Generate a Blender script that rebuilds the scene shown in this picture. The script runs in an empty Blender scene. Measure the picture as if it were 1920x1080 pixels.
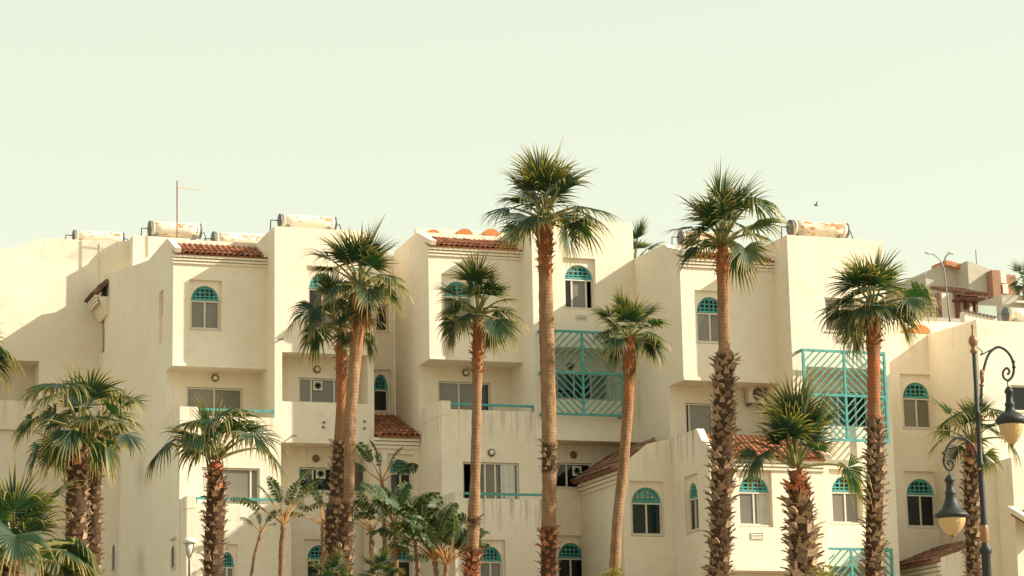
import bpy, bmesh, math, random
from mathutils import Vector, Matrix
from mathutils.geometry import tessellate_polygon
rnd = random.Random(7)
C = bpy.context.scene.collection
SC = bpy.context.scene
# ------------------------------------------------------------------ camera
# world: X along the facades, Y into the depth, Z up; long lens, looking up and a little to the right
FPX = 4646.0
_up = Vector((-460, 22500, -FPX)).normalized()
_dp = Vector((-1642, -993, -FPX)); _dp = (_dp - _up * _dp.dot(_up)).normalized()
_xx = _dp.cross(_up)
W2C = Matrix((_xx, _dp, _up)).transposed()
C2W = W2C.transposed()
EYE = Vector((0, 0, 1.6))
cam = bpy.data.cameras.new('camera'); cam_o = bpy.data.objects.new('camera', cam); C.objects.link(cam_o)
cam.sensor_width = 36; cam.lens = FPX * 36 / 1920; cam.clip_start = .5; cam.clip_end = 3000
cam_o.matrix_world = Matrix.Translation(EYE) @ C2W.to_4x4()
SC.camera = cam_o
# ------------------------------------------------------------------ sky and sun
SUN_AZ, SUN_EL = math.radians(68), math.radians(31.2)      # azimuth from the facade normal (-Y) towards +X
sdir = Vector((math.sin(SUN_AZ) * math.cos(SUN_EL), -math.cos(SUN_AZ) * math.cos(SUN_EL), math.sin(SUN_EL)))
w = bpy.data.worlds.new('World'); SC.world = w; w.use_nodes = True
nt = w.node_tree; nt.nodes.clear()
sky = nt.nodes.new('ShaderNodeTexSky'); sky.sky_type = 'NISHITA'; sky.sun_disc = False
sky.sun_elevation = SUN_EL; sky.sun_rotation = math.atan2(sdir.x, sdir.y)
sky.air_density = 1.2; sky.dust_density = 2.5; sky.ozone_density = 1.0
haze_mix = nt.nodes.new('ShaderNodeMix'); haze_mix.data_type = 'RGBA'
wtc = nt.nodes.new('ShaderNodeTexCoord'); wsx = nt.nodes.new('ShaderNodeSeparateXYZ'); nt.links.new(wtc.outputs['Generated'], wsx.inputs[0])
wmr = nt.nodes.new('ShaderNodeMapRange'); wmr.inputs[1].default_value = 0; wmr.inputs[2].default_value = .6; wmr.inputs[3].default_value = .82; wmr.inputs[4].default_value = .50   # haze thins with height
nt.links.new(wsx.outputs[2], wmr.inputs[0]); nt.links.new(wmr.outputs[0], haze_mix.inputs[0])
haze_mix.inputs[7].default_value = (6.6, 6.72, 4.72, 1)      # pale cream summer haze over the whole sky
bg = nt.nodes.new('ShaderNodeBackground'); bg.inputs[1].default_value = .1
wo = nt.nodes.new('ShaderNodeOutputWorld')
nt.links.new(sky.outputs[0], haze_mix.inputs[6]); nt.links.new(haze_mix.outputs[2], bg.inputs[0]); nt.links.new(bg.outputs[0], wo.inputs[0])
sl = bpy.data.lights.new('sun', 'SUN'); sl.energy = 5.0; sl.angle = math.radians(.5); sl.color = (1, .91, .76)
so = bpy.data.objects.new('sun', sl); C.objects.link(so); so.location = (30, 20, 60)
so.rotation_euler = (-sdir).to_track_quat('-Z', 'Y').to_euler()
SC.view_settings.view_transform = 'Standard'; SC.view_settings.look = 'None'
SC.view_settings.gamma = 1; SC.view_settings.exposure = 0.75; SC.view_settings.use_curve_mapping = False
SC.cycles.max_bounces = 8; SC.cycles.transparent_max_bounces = 8

# ------------------------------------------------------------------ measuring helpers
def ray(px, py): return C2W @ Vector((px - 960, 540 - py, -FPX))
def U(px, py, Y):
    d = ray(px, py); p = EYE + d * ((Y - EYE.y) / d.y); return p.x, p.z
def S(px, py, X):
    d = ray(px, py); p = EYE + d * ((X - EYE.x) / d.x); return p.y, p.z
def P3(px, py, Y):
    x, z = U(px, py, Y); return Vector((x, Y, z))
def mpp(px, py, Y):                       # metres per picture unit at that distance
    p = P3(px, py, Y); return -(W2C @ (p - EYE)).z / FPX

# ------------------------------------------------------------------ materials
def mat(name):
    m = bpy.data.materials.new(name); m.use_nodes = True
    n = m.node_tree.nodes; n.clear()
    o = n.new('ShaderNodeOutputMaterial'); b = n.new('ShaderNodeBsdfPrincipled')
    m.node_tree.links.new(b.outputs[0], o.inputs[0]); return m, m.node_tree, b
def N(t, typ, **k):
    n = t.nodes.new(typ)
    for a, v in k.items():
        if a.startswith('i'): n.inputs[int(a[1:])].default_value = v
        else: setattr(n, a, v)
    return n
def ramp(t, fac, stops):
    r = t.nodes.new('ShaderNodeValToRGB'); e = r.color_ramp.elements
    while len(e) < len(stops): e.new(.5)
    for k, (p, c) in enumerate(stops): e[k].position = p; e[k].color = (*c, 1) if len(c) == 3 else c
    t.links.new(fac, r.inputs[0]); return r.outputs[0]
def mixc(t, f, a, b, mode='MIX'):
    m = t.nodes.new('ShaderNodeMix'); m.data_type = 'RGBA'; m.blend_type = mode
    for i, v in ((0, f), (6, a), (7, b)):
        if hasattr(v, 'is_linked') or hasattr(v, 'links'): t.links.new(v, m.inputs[i])
        else: m.inputs[i].default_value = v if i == 0 else (*v, 1)
    return m.outputs[2]
def math_(t, op, a, b=None, clamp=False):
    m = t.nodes.new('ShaderNodeMath'); m.operation = op; m.use_clamp = clamp
    for i, v in ((0, a), (1, b)):
        if v is None: continue
        if hasattr(v, 'links'): t.links.new(v, m.inputs[i])
        else: m.inputs[i].default_value = v
    return m.outputs[0]
def noise(t, vec, scale, detail=4, rough=.6):
    n = N(t, 'ShaderNodeTexNoise'); n.inputs['Scale'].default_value = scale; n.inputs['Detail'].default_value = detail; n.inputs['Roughness'].default_value = rough
    if vec: t.links.new(vec, n.inputs['Vector'])
    return n.outputs[0]
def mapping(t, vec, sc):
    m = N(t, 'ShaderNodeMapping'); m.inputs['Scale'].default_value = sc; t.links.new(vec, m.inputs[0]); return m.outputs[0]
def bump(t, b, h, s, d=.02):
    n = N(t, 'ShaderNodeBump'); n.inputs['Strength'].default_value = s; n.inputs['Distance'].default_value = d
    t.links.new(h, n.inputs['Height']); t.links.new(n.outputs[0], b.inputs['Normal'])

def stucco(name, col, dark):
    m, t, b = mat(name)
    tc = N(t, 'ShaderNodeTexCoord').outputs['Object']
    geo = N(t, 'ShaderNodeNewGeometry').outputs['Position']
    big = noise(t, geo, .45, 5); mid = noise(t, geo, 2.6, 6, .7); fine = noise(t, geo, 17, 3, .75)
    c = mixc(t, math_(t, 'MULTIPLY', ramp(t, big, [(.38, (0, 0, 0)), (.62, (1, 1, 1))]), .6), col, tuple(x * y for x, y in zip(col, (.93, .9, .84))))
    c = mixc(t, math_(t, 'MULTIPLY', ramp(t, mid, [(.5, (0, 0, 0)), (.72, (1, 1, 1))]), .55), c, tuple(x * y for x, y in zip(col, (.86, .8, .7))))
    c = mixc(t, math_(t, 'MULTIPLY', ramp(t, fine, [(.36, (1, 1, 1)), (.5, (0, 0, 0))]), .15), c, tuple(x * .6 for x in col))
    # rain streaks running down from the top edge (object origin) of the wall; strength is a property of the wall
    at = N(t, 'ShaderNodeAttribute', attribute_type='OBJECT', attribute_name='streak').outputs['Fac']
    sx = N(t, 'ShaderNodeSeparateXYZ'); t.links.new(tc, sx.inputs[0])
    st = noise(t, mapping(t, tc, (4.2, 4.2, .32)), 1.0, 4, .6)
    length = math_(t, 'SUBTRACT', noise(t, mapping(t, tc, (1.7, 1.7, .0)), 1.0, 4, .8), .18)
    fall = math_(t, 'ADD', 1.0, math_(t, 'DIVIDE', sx.outputs[2], math_(t, 'MULTIPLY', length, 3.6)), True)
    f = math_(t, 'MULTIPLY', math_(t, 'MULTIPLY', ramp(t, st, [(.50, (0, 0, 0)), (.66, (1, 1, 1))]), fall), at, True)
    c = mixc(t, f, c, dark)
    t.links.new(c, b.inputs['Base Color']); b.inputs['Roughness'].default_value = .92; b.inputs['Specular IOR Level'].default_value = .15
    bump(t, b, math_(t, 'ADD', math_(t, 'MULTIPLY', fine, .6), math_(t, 'MULTIPLY', mid, 1.0)), .45, .03)
    return m
def simple(name, col, rough=.6, var=.0, scale=4, metal=0, spec=.4, rnd_=0.0, bmp=0.0, rust=0.0):
    m, t, b = mat(name)
    c = None
    geo = N(t, 'ShaderNodeTexCoord').outputs['Object']
    src = tuple(col)
    if var:
        n = noise(t, geo, scale, 5, .65)
        c = mixc(t, ramp(t, n, [(.3, (0, 0, 0)), (.7, (1, 1, 1))]), tuple(x * (1 - var) for x in col), tuple(min(1, x * (1 + var * .6)) for x in col)); src = c
    if rnd_:
        oi = N(t, 'ShaderNodeObjectInfo').outputs['Random']
        hv = N(t, 'ShaderNodeHueSaturation'); 
        if c is None: hv.inputs['Color'].default_value = (*col, 1)
        else: t.links.new(c, hv.inputs['Color'])
        t.links.new(math_(t, 'ADD', 1 - rnd_, math_(t, 'MULTIPLY', oi, 2 * rnd_)), hv.inputs['Value']); c = hv.outputs[0]
    if rust:
        n = noise(t, mapping(t, geo, (1.2, 3, 3)), 1.6, 8, .7)
        c = mixc(t, ramp(t, n, [(.62 - rust * .2, (0, 0, 0)), (.68 - rust * .2, (1, 1, 1))]), c if c else src, (.42, .15, .04))
    if c is None: b.inputs['Base Color'].default_value = (*col, 1)
    else: t.links.new(c, b.inputs['Base Color'])
    b.inputs['Roughness'].default_value = rough; b.inputs['Metallic'].default_value = metal; b.inputs['Specular IOR Level'].default_value = spec
    if bmp: bump(t, b, noise(t, geo, scale * 3, 5), bmp, .02)
    return m
def leafmat(name, inner, outer, tip, trans=.3):
    m, t, b = mat(name)
    uv = N(t, 'ShaderNodeUVMap').outputs[0]; sx = N(t, 'ShaderNodeSeparateXYZ'); t.links.new(uv, sx.inputs[0])
    c = ramp(t, sx.outputs[1], [(.0, inner), (.42, inner), (.68, outer), (1, tip)])
    oi = N(t, 'ShaderNodeObjectInfo').outputs['Random']
    v = math_(t, 'ADD', .62, math_(t, 'ADD', math_(t, 'MULTIPLY', sx.outputs[0], .5), math_(t, 'MULTIPLY', oi, .3)))
    hv = N(t, 'ShaderNodeHueSaturation'); t.links.new(c, hv.inputs['Color']); t.links.new(v, hv.inputs['Value'])
    t.links.new(hv.outputs[0], b.inputs['Base Color']); b.inputs['Roughness'].default_value = .5; b.inputs['Specular IOR Level'].default_value = .3
    tr = N(t, 'ShaderNodeBsdfTranslucent'); t.links.new(mixc(t, 1.0, hv.outputs[0], (1.5, 1.6, .7), 'MULTIPLY'), tr.inputs[0])
    mx = N(t, 'ShaderNodeMixShader', i0=trans); t.links.new(b.outputs[0], mx.inputs[1]); t.links.new(tr.outputs[0], mx.inputs[2])
    t.links.new(mx.outputs[0], [n for n in t.nodes if n.type == 'OUTPUT_MATERIAL'][0].inputs[0]); return m
def glassmat(name, col, rough=.06):
    m, t, b = mat(name)
    geo = N(t, 'ShaderNodeNewGeometry').outputs['Position']
    n = noise(t, geo, .9, 3); oi = N(t, 'ShaderNodeObjectInfo').outputs['Random']
    c = mixc(t, n, tuple(x * .75 for x in col), tuple(x * 1.2 for x in col))
    hv = N(t, 'ShaderNodeHueSaturation'); t.links.new(c, hv.inputs['Color']); t.links.new(math_(t, 'ADD', .8, math_(t, 'MULTIPLY', oi, .4)), hv.inputs['Value'])
    t.links.new(hv.outputs[0], b.inputs['Base Color']); b.inputs['Roughness'].default_value = rough; b.inputs['Specular IOR Level'].default_value = .5
    return m
def trunkmat(name):
    m, t, b = mat(name)
    uv = N(t, 'ShaderNodeUVMap').outputs[0]; sx = N(t, 'ShaderNodeSeparateXYZ'); t.links.new(uv, sx.inputs[0])
    tc = N(t, 'ShaderNodeTexCoord').outputs['Object']
    red = N(t, 'ShaderNodeAttribute', attribute_type='OBJECT', attribute_name='red').outputs['Fac']
    n1 = noise(t, mapping(t, tc, (3, 3, 1.3)), 1, 5, .7)
    pos = math_(t, 'DIVIDE', math_(t, 'ADD', sx.outputs[1], math_(t, 'MULTIPLY', math_(t, 'SUBTRACT', n1, .5), 1.6)), red)
    pos0 = pos
    c = ramp(t, pos, [(.0, (.40, .105, .035)), (.55, (.36, .135, .055)), (1, (.32, .19, .105))])
    n2 = noise(t, mapping(t, tc, (6, 6, 2.4)), 1, 6, .75)
    c = mixc(t, ramp(t, n2, [(.42, (1, 1, 1)), (.58, (0, 0, 0))]), c, (.22, .125, .065))
    n3 = noise(t, mapping(t, tc, (9, 9, 1.0)), 1, 6, .75)
    c = mixc(t, math_(t, 'MULTIPLY', ramp(t, n3, [(.58, (0, 0, 0)), (.7, (1, 1, 1))]), .6), c, (.50, .39, .26))
    wv = N(t, 'ShaderNodeTexWave', bands_direction='Z'); wv.inputs['Scale'].default_value = 3.4; wv.inputs['Distortion'].default_value = 2.0; wv.inputs['Detail'].default_value = 3; wv.inputs['Detail Scale'].default_value = 2.0
    t.links.new(tc, wv.inputs[0])
    c = mixc(t, math_(t, 'MULTIPLY', ramp(t, wv.outputs[1], [(.0, (1, 1, 1)), (.22, (0, 0, 0))]), .10), c, (.12, .07, .04))
    c = mixc(t, sx.outputs[0], c, (.075, .042, .024))  # behind leaf bases: dark fibre, with the shade of the gaps painted in
    t.links.new(c, b.inputs['Base Color']); b.inputs['Roughness'].default_value = .9; b.inputs['Specular IOR Level'].default_value = .15
    bump(t, b, math_(t, 'ADD', math_(t, 'MULTIPLY', wv.outputs[1], .22), math_(t, 'MULTIPLY', n2, 1.6)), .7, .03); return m

WALL = stucco('white_stucco', (.83, .74, .605), (.13, .105, .07))
HWALL = stucco('grey_stucco', (.50, .46, .38), (.2, .17, .12))
TRIM = simple('cream_trim', (.72, .66, .53), .7, .12, 3)
FRAME = simple('window_frame', (.66, .60, .49), .5, .08, 3)
PFRAME = simple('pinkish_wood', (.50, .33, .25), .6, .1, 3)
TURQ = simple('turquoise_paint', (.075, .34, .31), .6, .4, 6, rust=-.25)
GREY = glassmat('grey_glass', (.20, .178, .142), .10)
DARK = glassmat('dark_glass', (.008, .009, .010), .04)
TEAL = glassmat('teal_glass', (.012, .028, .027), .05)
BLK = simple('dark_opening', (.004, .004, .005), .8)
TILE = simple('terracotta_tile', (.40, .16, .08), .85, .55, 2.5, rnd_=.35, bmp=.3)
TILEW = simple('weathered_tile', (.24, .12, .075), .9, .5, 4, rnd_=.3, bmp=.3)
ORANGE = simple('orange_paint', (.52, .185, .05), .7, .2, 2)
METAL = simple('grey_metal', (.2, .19, .17), .5, .2, 4, metal=.5)
BRONZE = simple('bronze_lamp', (.17, .12, .07), .5, .2, 6, metal=.3)
TANK = simple('rusty_white_tank', (.74, .67, .53), .6, .12, 3, rust=.42)
TANKR = simple('very_rusty_tank', (.66, .56, .42), .7, .2, 3, rust=.6)
CAP = simple('tank_cap', (.10, .10, .10), .5, .3, 5)
CURT = simple('curtain_cloth', (.62, .58, .50), .9, .15, 4)
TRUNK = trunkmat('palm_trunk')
BOOT = simple('dry_leaf_base', (.35, .235, .14), .9, .4, 9, rnd_=.5, bmp=.4)
BOOTR = simple('red_leaf_base', (.40, .145, .06), .9, .5, 7, rnd_=.45, bmp=.4)
LEAF = leafmat('palm_leaf', (.018, .050, .020), (.125, .120, .032), (.48, .35, .12))  # naturally yellower tips; shaded centre and sunlit tip tones also put into the colour
LEAFO = leafmat('old_palm_leaf', (.05, .08, .03), (.22, .18, .06), (.42, .26, .11))
LEAFD = leafmat('dead_palm_leaf', (.24, .15, .06), (.34, .20, .08), (.40, .24, .1), .2)
BANANA = leafmat('strelitzia_leaf', (.030, .068, .024), (.06, .095, .034), (.20, .18, .065), .25)
STEM = simple('leaf_stalk', (.21, .19, .06), .6, .2, 5)
STEMO = simple('orange_stalk', (.42, .21, .06), .7, .3, 5)
BTRUNK = simple('strelitzia_trunk', (.24, .13, .07), .9, .5, 6, bmp=.5)
LBLACK = simple('dark_green_iron', (.026, .031, .028), .55, .35, 8, spec=.35)
LGOLD = simple('aged_gilding', (.30, .155, .07), .5, .3, 9, metal=.3)
m_, t_, b_ = mat('amber_globe'); GLOBE = m_
b_.inputs['Base Color'].default_value = (.56, .39, .18, 1); b_.inputs['Roughness'].default_value = .18; b_.inputs['Subsurface Weight'].default_value = .3; b_.inputs['Subsurface Radius'].default_value = (.1, .06, .02)
EARTH = simple('pale_paving', (.28, .225, .155), .9, .2, .4)
BRICK = simple('terracotta_render', (.34, .18, .11), .85, .2, 2)
WOOD = simple('brown_wood', (.16, .07, .045), .7, .2, 4)
m_, t_, b_ = mat('pale_balustrade_glass'); BGLASS = m_
b_.inputs['Base Color'].default_value = (.6, .72, .62, 1); b_.inputs['Roughness'].default_value = .1; b_.inputs['Alpha'].default_value = .55

# ------------------------------------------------------------------ object helpers
POS = {}
def tag(o, label=None, cat=None, group=None, kind=None):
    if label: o['label'] = label
    if cat: o['category'] = cat
    if group: o['group'] = group
    if kind: o['kind'] = kind
    return o
def thing(name, loc, label, cat, group=None):
    o = bpy.data.objects.new(name, None); C.objects.link(o); o.location = loc; o.empty_display_size = .3
    POS[o.name] = Vector(loc); return tag(o, label, cat, group)
class MB:
    def __init__(s): s.v = []; s.f = []; s.m = []; s.uv = {}
    def face(s, pts, mi=0):
        b = len(s.v); s.v += [Vector(p) for p in pts]; s.f.append(tuple(range(b, b + len(pts)))); s.m.append(mi)
    def hexa(s, p, mi=0):          # eight corners: bottom ring 0-3, top ring 4-7
        b = len(s.v); s.v += [Vector(q) for q in p]
        for q in ((0, 3, 2, 1), (4, 5, 6, 7), (0, 1, 5, 4), (1, 2, 6, 5), (2, 3, 7, 6), (3, 0, 4, 7)):
            s.f.append(tuple(b + k for k in q)); s.m.append(mi)
    def box(s, x0, x1, y0, y1, z0, z1, mi=0):
        s.hexa([(x0, y0, z0), (x1, y0, z0), (x1, y1, z0), (x0, y1, z0), (x0, y0, z1), (x1, y0, z1), (x1, y1, z1), (x0, y1, z1)], mi)
    def bar(s, mp, u0, u1, v0, v1, d0, d1, mi=0):
        s.hexa([mp(u0, v0, d0), mp(u1, v0, d0), mp(u1, v0, d1), mp(u0, v0, d1), mp(u0, v1, d0), mp(u1, v1, d0), mp(u1, v1, d1), mp(u0, v1, d1)], mi)
    def beam(s, a, b, w, h=None, mi=0, up=Vector((0, 0, 1))):
        a = Vector(a); b = Vector(b); d = (b - a).normalized(); h = h or w
        if abs(d.dot(up)) > .98: up = Vector((0, 1, 0))
        x = d.cross(up).normalized() * w / 2; y = x.cross(d).normalized() * h / 2
        s.hexa([a - x - y, a + x - y, b + x - y, b - x - y, a - x + y, a + x + y, b + x + y, b - x + y], mi)
    def tube(s, pts, rad, n=8, mi=0, cap=True, uvfn=None):
        pts = [Vector(p) for p in pts]; b = len(s.v); rad = rad if hasattr(rad, '__len__') else [rad] * len(pts)
        ref = Vector((0, 1, 0))
        for k, p in enumerate(pts):
            d = (pts[min(k + 1, len(pts) - 1)] - pts[max(k - 1, 0)]).normalized()
            if abs(d.dot(ref)) > .95: ref = Vector((1, 0, 0))
            x = d.cross(ref).normalized(); y = d.cross(x).normalized()
            for j in range(n):
                a = 2 * math.pi * j / n; s.v.append(p + (x * math.cos(a) + y * math.sin(a)) * rad[k])
        for k in range(len(pts) - 1):
            for j in range(n):
                q = (b + k * n + j, b + k * n + (j + 1) % n, b + (k + 1) * n + (j + 1) % n, b + (k + 1) * n + j)
                s.f.append(q); s.m.append(mi)
        if cap:
            s.f.append(tuple(b + j for j in range(n))[::-1]); s.m.append(mi)
            s.f.append(tuple(b + (len(pts) - 1) * n + j for j in range(n))); s.m.append(mi)
    def lathe(s, prof, c, n=16, mi=0, axis='Z'):
        c = Vector(c); b = len(s.v)
        for r, h in prof:
            for j in range(n):
                a = 2 * math.pi * j / n; p = Vector((r * math.cos(a), r * math.sin(a), h))
                if axis == 'Y': p = Vector((p.x, -h, p.y))
                if axis == 'X': p = Vector((h, p.x, p.y))
                s.v.append(c + p)
        for k in range(len(prof) - 1):
            for j in range(n):
                s.f.append((b + k * n + j, b + k * n + (j + 1) % n, b + (k + 1) * n + (j + 1) % n, b + (k + 1) * n + j)); s.m.append(mi)
        if prof[0][0] > .001: s.f.append(tuple(b + j for j in range(n))[::-1]); s.m.append(mi)
        if prof[-1][0] > .001: s.f.append(tuple(b + (len(prof) - 1) * n + j for j in range(n))); s.m.append(mi)
def mesh_of(name, mb, mats, origin, smooth=False):
    me = bpy.data.meshes.new(name); o = Vector(origin)
    me.from_pydata([tuple(v - o) for v in mb.v], [], mb.f)
    for m in (mats if isinstance(mats, (list, tuple)) else [mats]): me.materials.append(m)
    me.polygons.foreach_set('material_index', mb.m)
    if mb.uv:
        l = me.uv_layers.new(name='UVMap')
        for p in me.polygons:
            for li in p.loop_indices: l.data[li].uv = mb.uv.get(me.loops[li].vertex_index, (0, 0))
    if smooth: me.polygons.foreach_set('use_smooth', [True] * len(me.polygons))
    me.update(); return me
def link(name, me, parent, origin):
    o = bpy.data.objects.new(name, me); C.objects.link(o)
    if parent: o.parent = parent; o.location = Vector(origin) - POS[parent.name]
    else: o.location = origin
    POS[o.name] = Vector(origin); return o
def obj(name, mb, mats, parent=None, origin=None, smooth=False):
    origin = Vector(origin) if origin is not None else (POS[parent.name] if parent else Vector((0, 0, 0)))
    return link(name, mesh_of(name, mb, mats, origin, smooth), parent, origin)

# ------------------------------------------------------------------ ground and terrain
GZ_PALM, GZ = 5.0, 7.3
mb = MB()
prof = [(-400, 0), (16, 0), (42, 4.0), (47, GZ_PALM), (65.2, GZ_PALM), (66.2, GZ), (150, GZ), (1800, 9)]
xs = [-900, -300, -100, -30, 0, 30, 60, 100, 300, 1200]
for (y0, z0), (y1, z1) in zip(prof, prof[1:]):
    for x0, x1 in zip(xs, xs[1:]): mb.face([(x0, y0, z0), (x1, y0, z0), (x1, y1, z1), (x0, y1, z1)])
tag(obj('ground', mb, EARTH), kind='structure')

# ------------------------------------------------------------------ walls and windows
def front(Y): return lambda u, v, d: Vector((u, Y + d, v))
def side(X): return lambda u, v, d: Vector((X + d, u, v))
def arch_loop(u0, u1, v0, vs, vt):
    uc = (u0 + u1) / 2; ra = abs(u1 - u0) / 2 * .955; sg = 1 if u1 > u0 else -1
    rv = vt - vs; L = [(u0, v0), (u1, v0), (u1, vs)]
    for k in range(0, 19):
        a = math.pi * k / 18; L.append((uc + sg * ra * math.cos(a), vs + rv * math.sin(a)))
    L.append((u0, vs)); return L
def rect_loop(u0, u1, v0, v1): return [(u0, v0), (u1, v0), (u1, v1), (u0, v1)]
def panel(mb, mp, outline, holes, d=0):
    loops = [outline] + [h[0] for h in holes]
    flat = [p for l in loops for p in l]
    tris = tessellate_polygon([[Vector((u, v, 0)) for u, v in l] for l in loops])
    b = len(mb.v); mb.v += [mp(u, v, d) for u, v in flat]
    for t in tris: mb.f.append(tuple(b + k for k in t)); mb.m.append(0)
    for loop, dep, inner in holes:
        n = len(loop)
        for k in range(n):
            a, c = loop[k], loop[(k + 1) % n]
            mb.face([mp(*a, d), mp(*c, d), mp(*c, d + dep), mp(*a, d + dep)])
        if inner is not None: panel(mb, mp, loop, inner, d + dep)
def solid(mb, mp, outline, dep):
    n = len(outline)
    for k in range(n):
        a, c = outline[k], outline[(k + 1) % n]
        mb.face([mp(*a, 0), mp(*a, dep), mp(*c, dep), mp(*c, 0)])
    panel(mb, mp, outline, [], dep)
GLS = {'g': GREY, 'd': DARK, 't': TEAL, 'b': BLK}
def glaze(win, mp, u0, u1, v0, v1, d, panes, fmat):
    """frames and panes of a row of sashes; panes = [(relative width, kind)]"""
    mb = MB(); fw = .045; tot = sum(p[0] for p in panes); sg = 1 if u1 > u0 else -1
    mb.bar(mp, u0, u1, v0, v0 + fw, d - .05, d + .03); mb.bar(mp, u0, u1, v1 - fw, v1, d - .05, d + .03)
    mb.bar(mp, u0, u0 + sg * fw, v0 + fw, v1 - fw, d - .05, d + .03); mb.bar(mp, u1 - sg * fw, u1, v0 + fw, v1 - fw, d - .05, d + .03)
    mb.bar(mp, u0 - sg * .05, u1 + sg * .05, v0 - .05, v0 - .003, d - .14, d + .03)          # sill
    o = obj('window', mb, fmat, win, mp((u0 + u1) / 2, v0, d))
    a = u0; div = MB(); nd = 0
    for k, (wd, kind) in enumerate(panes):
        c = a + (u1 - u0) * wd / tot
        p = MB(); dd = d + (.022 if k % 2 else -.008); dd = d + .6 if kind == 'b' else dd
        p.face([mp(a + sg * .03 * (k == 0), v0 + .03, dd), mp(c - sg * .03 * (k == len(panes) - 1), v0 + .03, dd), mp(c - sg * .03 * (k == len(panes) - 1), v1 - .03, dd), mp(a + sg * .03 * (k == 0), v1 - .03, dd)])
        if kind == 'b':
            for pp in ([(a, v0), (c, v0)], [(a, v1), (c, v1)], [(a, v0), (a, v1)], [(c, v0), (c, v1)]):
                p.face([mp(*pp[0], d + .03), mp(*pp[1], d + .03), mp(*pp[1], d + .6), mp(*pp[0], d + .6)])
        obj('pane', p, GLS[kind], o)
        if k:
            div = MB(); div.bar(mp, a - .028, a + .028, v0 + fw, v1 - fw, d - .035, d + .028); obj('mullion', div, fmat, o)
        a = c
    return o
def lattice(win, mp, u0, u1, vs, vt, d):
    uc = (u0 + u1) / 2; ra = abs(u1 - u0) / 2 * .955; rv = vt - vs; mb = MB()
    half = lambda u: rv * math.sqrt(max(0, 1 - ((u - uc) / ra) ** 2))
    n = 6; t = .036 * min(1, ra / .5) + .004
    for k in range(1, n):
        u = uc - ra + 2 * ra * k / n; mb.bar(mp, u - t / 2, u + t / 2, vs, vs + half(u), d - .02, d + .02)
    for k in range(0, 4):
        v = vs + rv * k / 3.6; hw = ra * math.sqrt(max(0, 1 - ((v - vs) / rv) ** 2)); tk = t if k else t * 1.7
        mb.bar(mp, uc - hw, uc + hw, v - tk / 2 + (tk / 2 if k == 0 else 0), v + tk / 2 + (tk / 2 if k == 0 else 0), d - .024, d + .024)
    pr = None
    for k in range(0, 25):
        a = math.pi * k / 24; q = (uc + ra * math.cos(a), vs + rv * math.sin(a)); r = (uc + (ra - .06) * math.cos(a), vs + (rv - .06) * math.sin(a))
        if pr:
            mb.hexa([mp(*pr[0], d - .03), mp(*pr[1], d - .03), mp(*r, d - .03), mp(*q, d - .03), mp(*pr[0], d + .03), mp(*pr[1], d + .03), mp(*r, d + .03), mp(*q, d + .03)])
        pr = (q, r)
    obj('lattice', mb, TURQ, win)
    b = MB(); L = [mp(uc + ra * math.cos(math.pi * k / 24), vs + rv * math.sin(math.pi * k / 24), d + .06) for k in range(25)]; b.face(L)
    obj('pane', b, LATB, win)
LATB = glassmat('lattice_glass', (.028, .024, .02), .1)

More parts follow.
